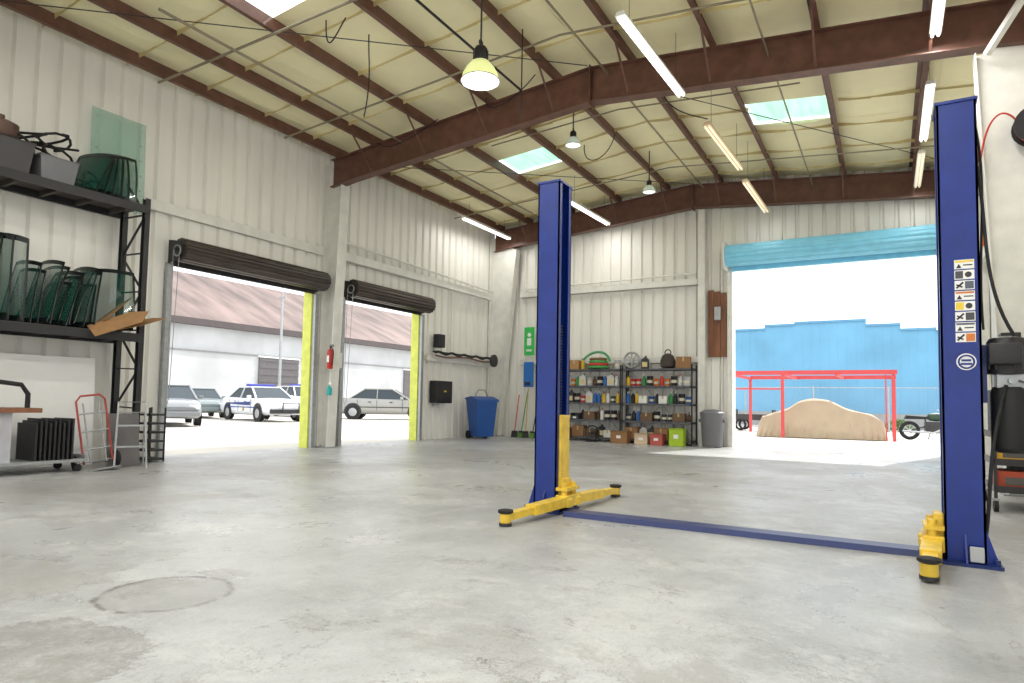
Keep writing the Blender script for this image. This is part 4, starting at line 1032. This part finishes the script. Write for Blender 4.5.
def covered(loc):
    b=B(); nx,ny=90,44
    L,W=4.0,1.75
    KP=[(-1,.0),(-.985,.4),(-.93,.7),(-.7,.86),(-.52,.98),(-.32,1.27),(-.15,1.35),(.12,1.32),(.34,1.1),(.5,.96),(.8,.84),(.95,.62),(.99,.3),(1,.0)]
    def hgt(u):
        for (a,ha),(c,hc) in zip(KP,KP[1:]):
            if a<=u<=c: 
                k=(u-a)/(c-a); return ha+(hc-ha)*k
        return 0
    g={}
    for i in range(nx+1):
        u=math.sin((-1+2*i/nx)*pi/2)
        h=sum(hgt(max(-1,min(1,u+q))) for q in(-.06,-.03,0,.03,.06))/5 if abs(u)<.9 else hgt(u)
        for j in range(ny+1):
            v=-1+2*j/ny; a=abs(v)
            kk=max(0,min(1,(h-.85)/.4)); wt=W/2*(.8-.2*kk)
            if a<.5: z=h*(1-.05*(a/.5)**2); y=v/.5*wt
            else:
                k=(a-.5)/.5; z=h*.95*(1-k)
                y=math.copysign(wt+(W/2*1.08-wt)*min(1,k*1.3),v)
            rg=mnoise.noise(Vector((u*4,v*1.5,z)))
            drape=math.sin(u*34+rg*4)*max(0,a-.45)*.11
            y+=math.copysign(drape,v)
            z+=.035*rg*min(1,z*1.5)
            g[(i,j)]=b.v((u*L/2*(1+.05*max(0,a-.5)),y*(.85+.15*min(1,h*1.4)),max(0,z)))
    for i in range(nx):
        for j in range(ny): b.bm.faces.new([g[(i,j)],g[(i+1,j)],g[(i+1,j+1)],g[(i,j+1)]])
    return b.make("covered_car",mat("tan_tarpaulin",srgb(164,148,126),.85,var=.06,scale=2.,bump=.1),loc=loc,rot=(0,0,r(4)),label="car hidden under a wrinkled tan tarpaulin cover",cat="covered car",smooth=True)
covered((-2.1,25.3,0))
t=thing("motorcycle","dark motorcycle parked beside the red frame",'motorcycle',loc=(1.25,26.2,0),rot=(0,0,r(10)))
for x in(-.65,.7):
    w=bpy.data.objects.new("wheel",None); COL.objects.link(w); w.parent=t; w.location=(x,0,.31)
    b=B(); b.torus((0,0,0),.26,.06,'Y'); b.make("tire",M_rubber,w,smooth=True)
    b=B(); b.torus((0,0,0),.2,.015,'Y'); b.cyl((0,-.05,0),(0,.05,0),.05)
    for i in range(8): b.bar((0,0,0),(.2*math.cos(i*pi/4),0,.2*math.sin(i*pi/4)),.01)
    b.make("spokes",M_chrome,w)
b=B(); b.lathe([(.02,-.3),(.12,-.22),(.15,0),(.1,.2),(.02,.26)],14,(.15,0,.78),'X'); b.make("fuel_tank",cm(30,60,40),t,smooth=True)
b=B(); b.prism([(-.8,-.12,.7),(-.1,-.12,.7),(-.05,-.12,.78),(-.75,-.12,.82)],(0,.24,0)); b.make("seat",M_rubber,t)
b=B(); b.box(-.2,.3,-.14,.14,.3,.62,.03); b.cyl((0,-.16,.4),(0,.16,.4),.12); b.make("engine",M_dark,t)
b=B(); b.bar((.7,.06,.31),(.42,.06,.95),.035); b.bar((.7,-.06,.31),(.42,-.06,.95),.035); b.tube([(.25,-.36,1.02),(.4,-.15,1.0),(.4,.15,1.0),(.25,.36,1.02)],.014,6); b.make("fork_and_handlebar",M_chrome,t)
b=B(); b.tube([(.2,-.14,.35),(0,-.17,.25),(-.9,-.17,.3)],.035,8); b.make("exhaust_pipe",M_chrome,t,smooth=True)
b=B(); b.cyl((.48,0,.88),(.58,0,.88),.08); b.make("headlight",M_white,t)
b=B(); b.bar((-.65,.05,.31),(.3,.05,.6),.04); b.bar((-.1,.05,.35),(-.2,.05,.75),.04); b.bar((.0,.1,.3),(-.05,.3,0),.02); b.make("chassis",M_black,t)
t=thing("garden_cart","dark utility cart parked behind the covered car",'cart',loc=(-5.0,29.5,0))
b=B(); b.box(-.8,.8,-.4,.4,.45,.5); b.box(-.8,-.76,-.4,.4,.5,.9); b.box(.76,.8,-.4,.4,.5,.9); b.box(-.8,.8,-.4,-.36,.5,.7); b.make("tray",M_dark,t)
for x in(-.5,.5):
    for y in(-.42,.42):
        b=B(); b.torus((x,y,.25),.2,.05,'Y'); b.make("wheel",M_rubber,t,smooth=True)
def bush(loc,s):
    t=B()
    for i in range(220):
        th=random.uniform(0,2*pi); ph=random.uniform(0,pi/2); R=s*random.uniform(.6,1)
        p=Vector((R*math.cos(th)*math.cos(ph),R*math.sin(th)*math.cos(ph)*.6,R*math.sin(ph)*.8))
        d=Vector((random.uniform(-1,1),random.uniform(-1,1),random.uniform(-1,1))).normalized()*.09; e=d.orthogonal().normalized()*.05
        t.face([p-d,p+e,p+d,p-e])
    for i in range(6): t.bar((0,0,0),(random.uniform(-.5,.5)*s,random.uniform(-.3,.3)*s,.6*s),.02)
    t.make("bush",mat("green_leaves",srgb(86,118,58),.7,var=.3,scale=4),loc=loc,label="low green bush along the fence",cat="bush",group="bushes by the fence")
for x in(-1.4,.4,2.2): bush((x,34.2,0),random.uniform(.5,.75))

# ------------------------------------------------------------------ world + sun
w=bpy.data.worlds.new("World"); SC.world=w; w.use_nodes=True
bg=w.node_tree.nodes['Background']; bg.inputs[0].default_value=(.96,.98,1,1); bg.inputs[1].default_value=1.8
sd=bpy.data.lights.new("sun",'SUN'); sd.energy=4.4; sd.angle=math.radians(.6); sd.color=(1,.97,.92)
so=bpy.data.objects.new("sun",sd); COL.objects.link(so)
so.rotation_euler=Vector((.25,.8,1.0)).to_track_quat('Z','Y').to_euler()

# ------------------------------------------------------------------ camera
f=650.
yaw=r(30.1);p=r(3.3);ro=r(1.0)
F=Vector((-math.sin(yaw)*math.cos(p),math.cos(yaw)*math.cos(p),math.sin(p))); R=Vector((math.cos(yaw),math.sin(yaw),0)); U=R.cross(F)
c,s=math.cos(ro),math.sin(ro); Rc=R*c+U*s; Uc=U*c-R*s
M=Matrix.Identity(4)
for i in range(3): M[i][0]=Rc[i];M[i][1]=Uc[i];M[i][2]=-F[i]
M[0][3],M[1][3],M[2][3]=0,0,1.05
cd=bpy.data.cameras.new("camera"); cd.sensor_width=36; cd.lens=f*36/1024; cd.clip_end=500; cd.shift_y=22.8/1024
co=bpy.data.objects.new("camera",cd); COL.objects.link(co); co.matrix_world=M; SC.camera=co
SC.view_settings.view_transform='Standard'; SC.view_settings.look='None'; SC.view_settings.exposure=0.26
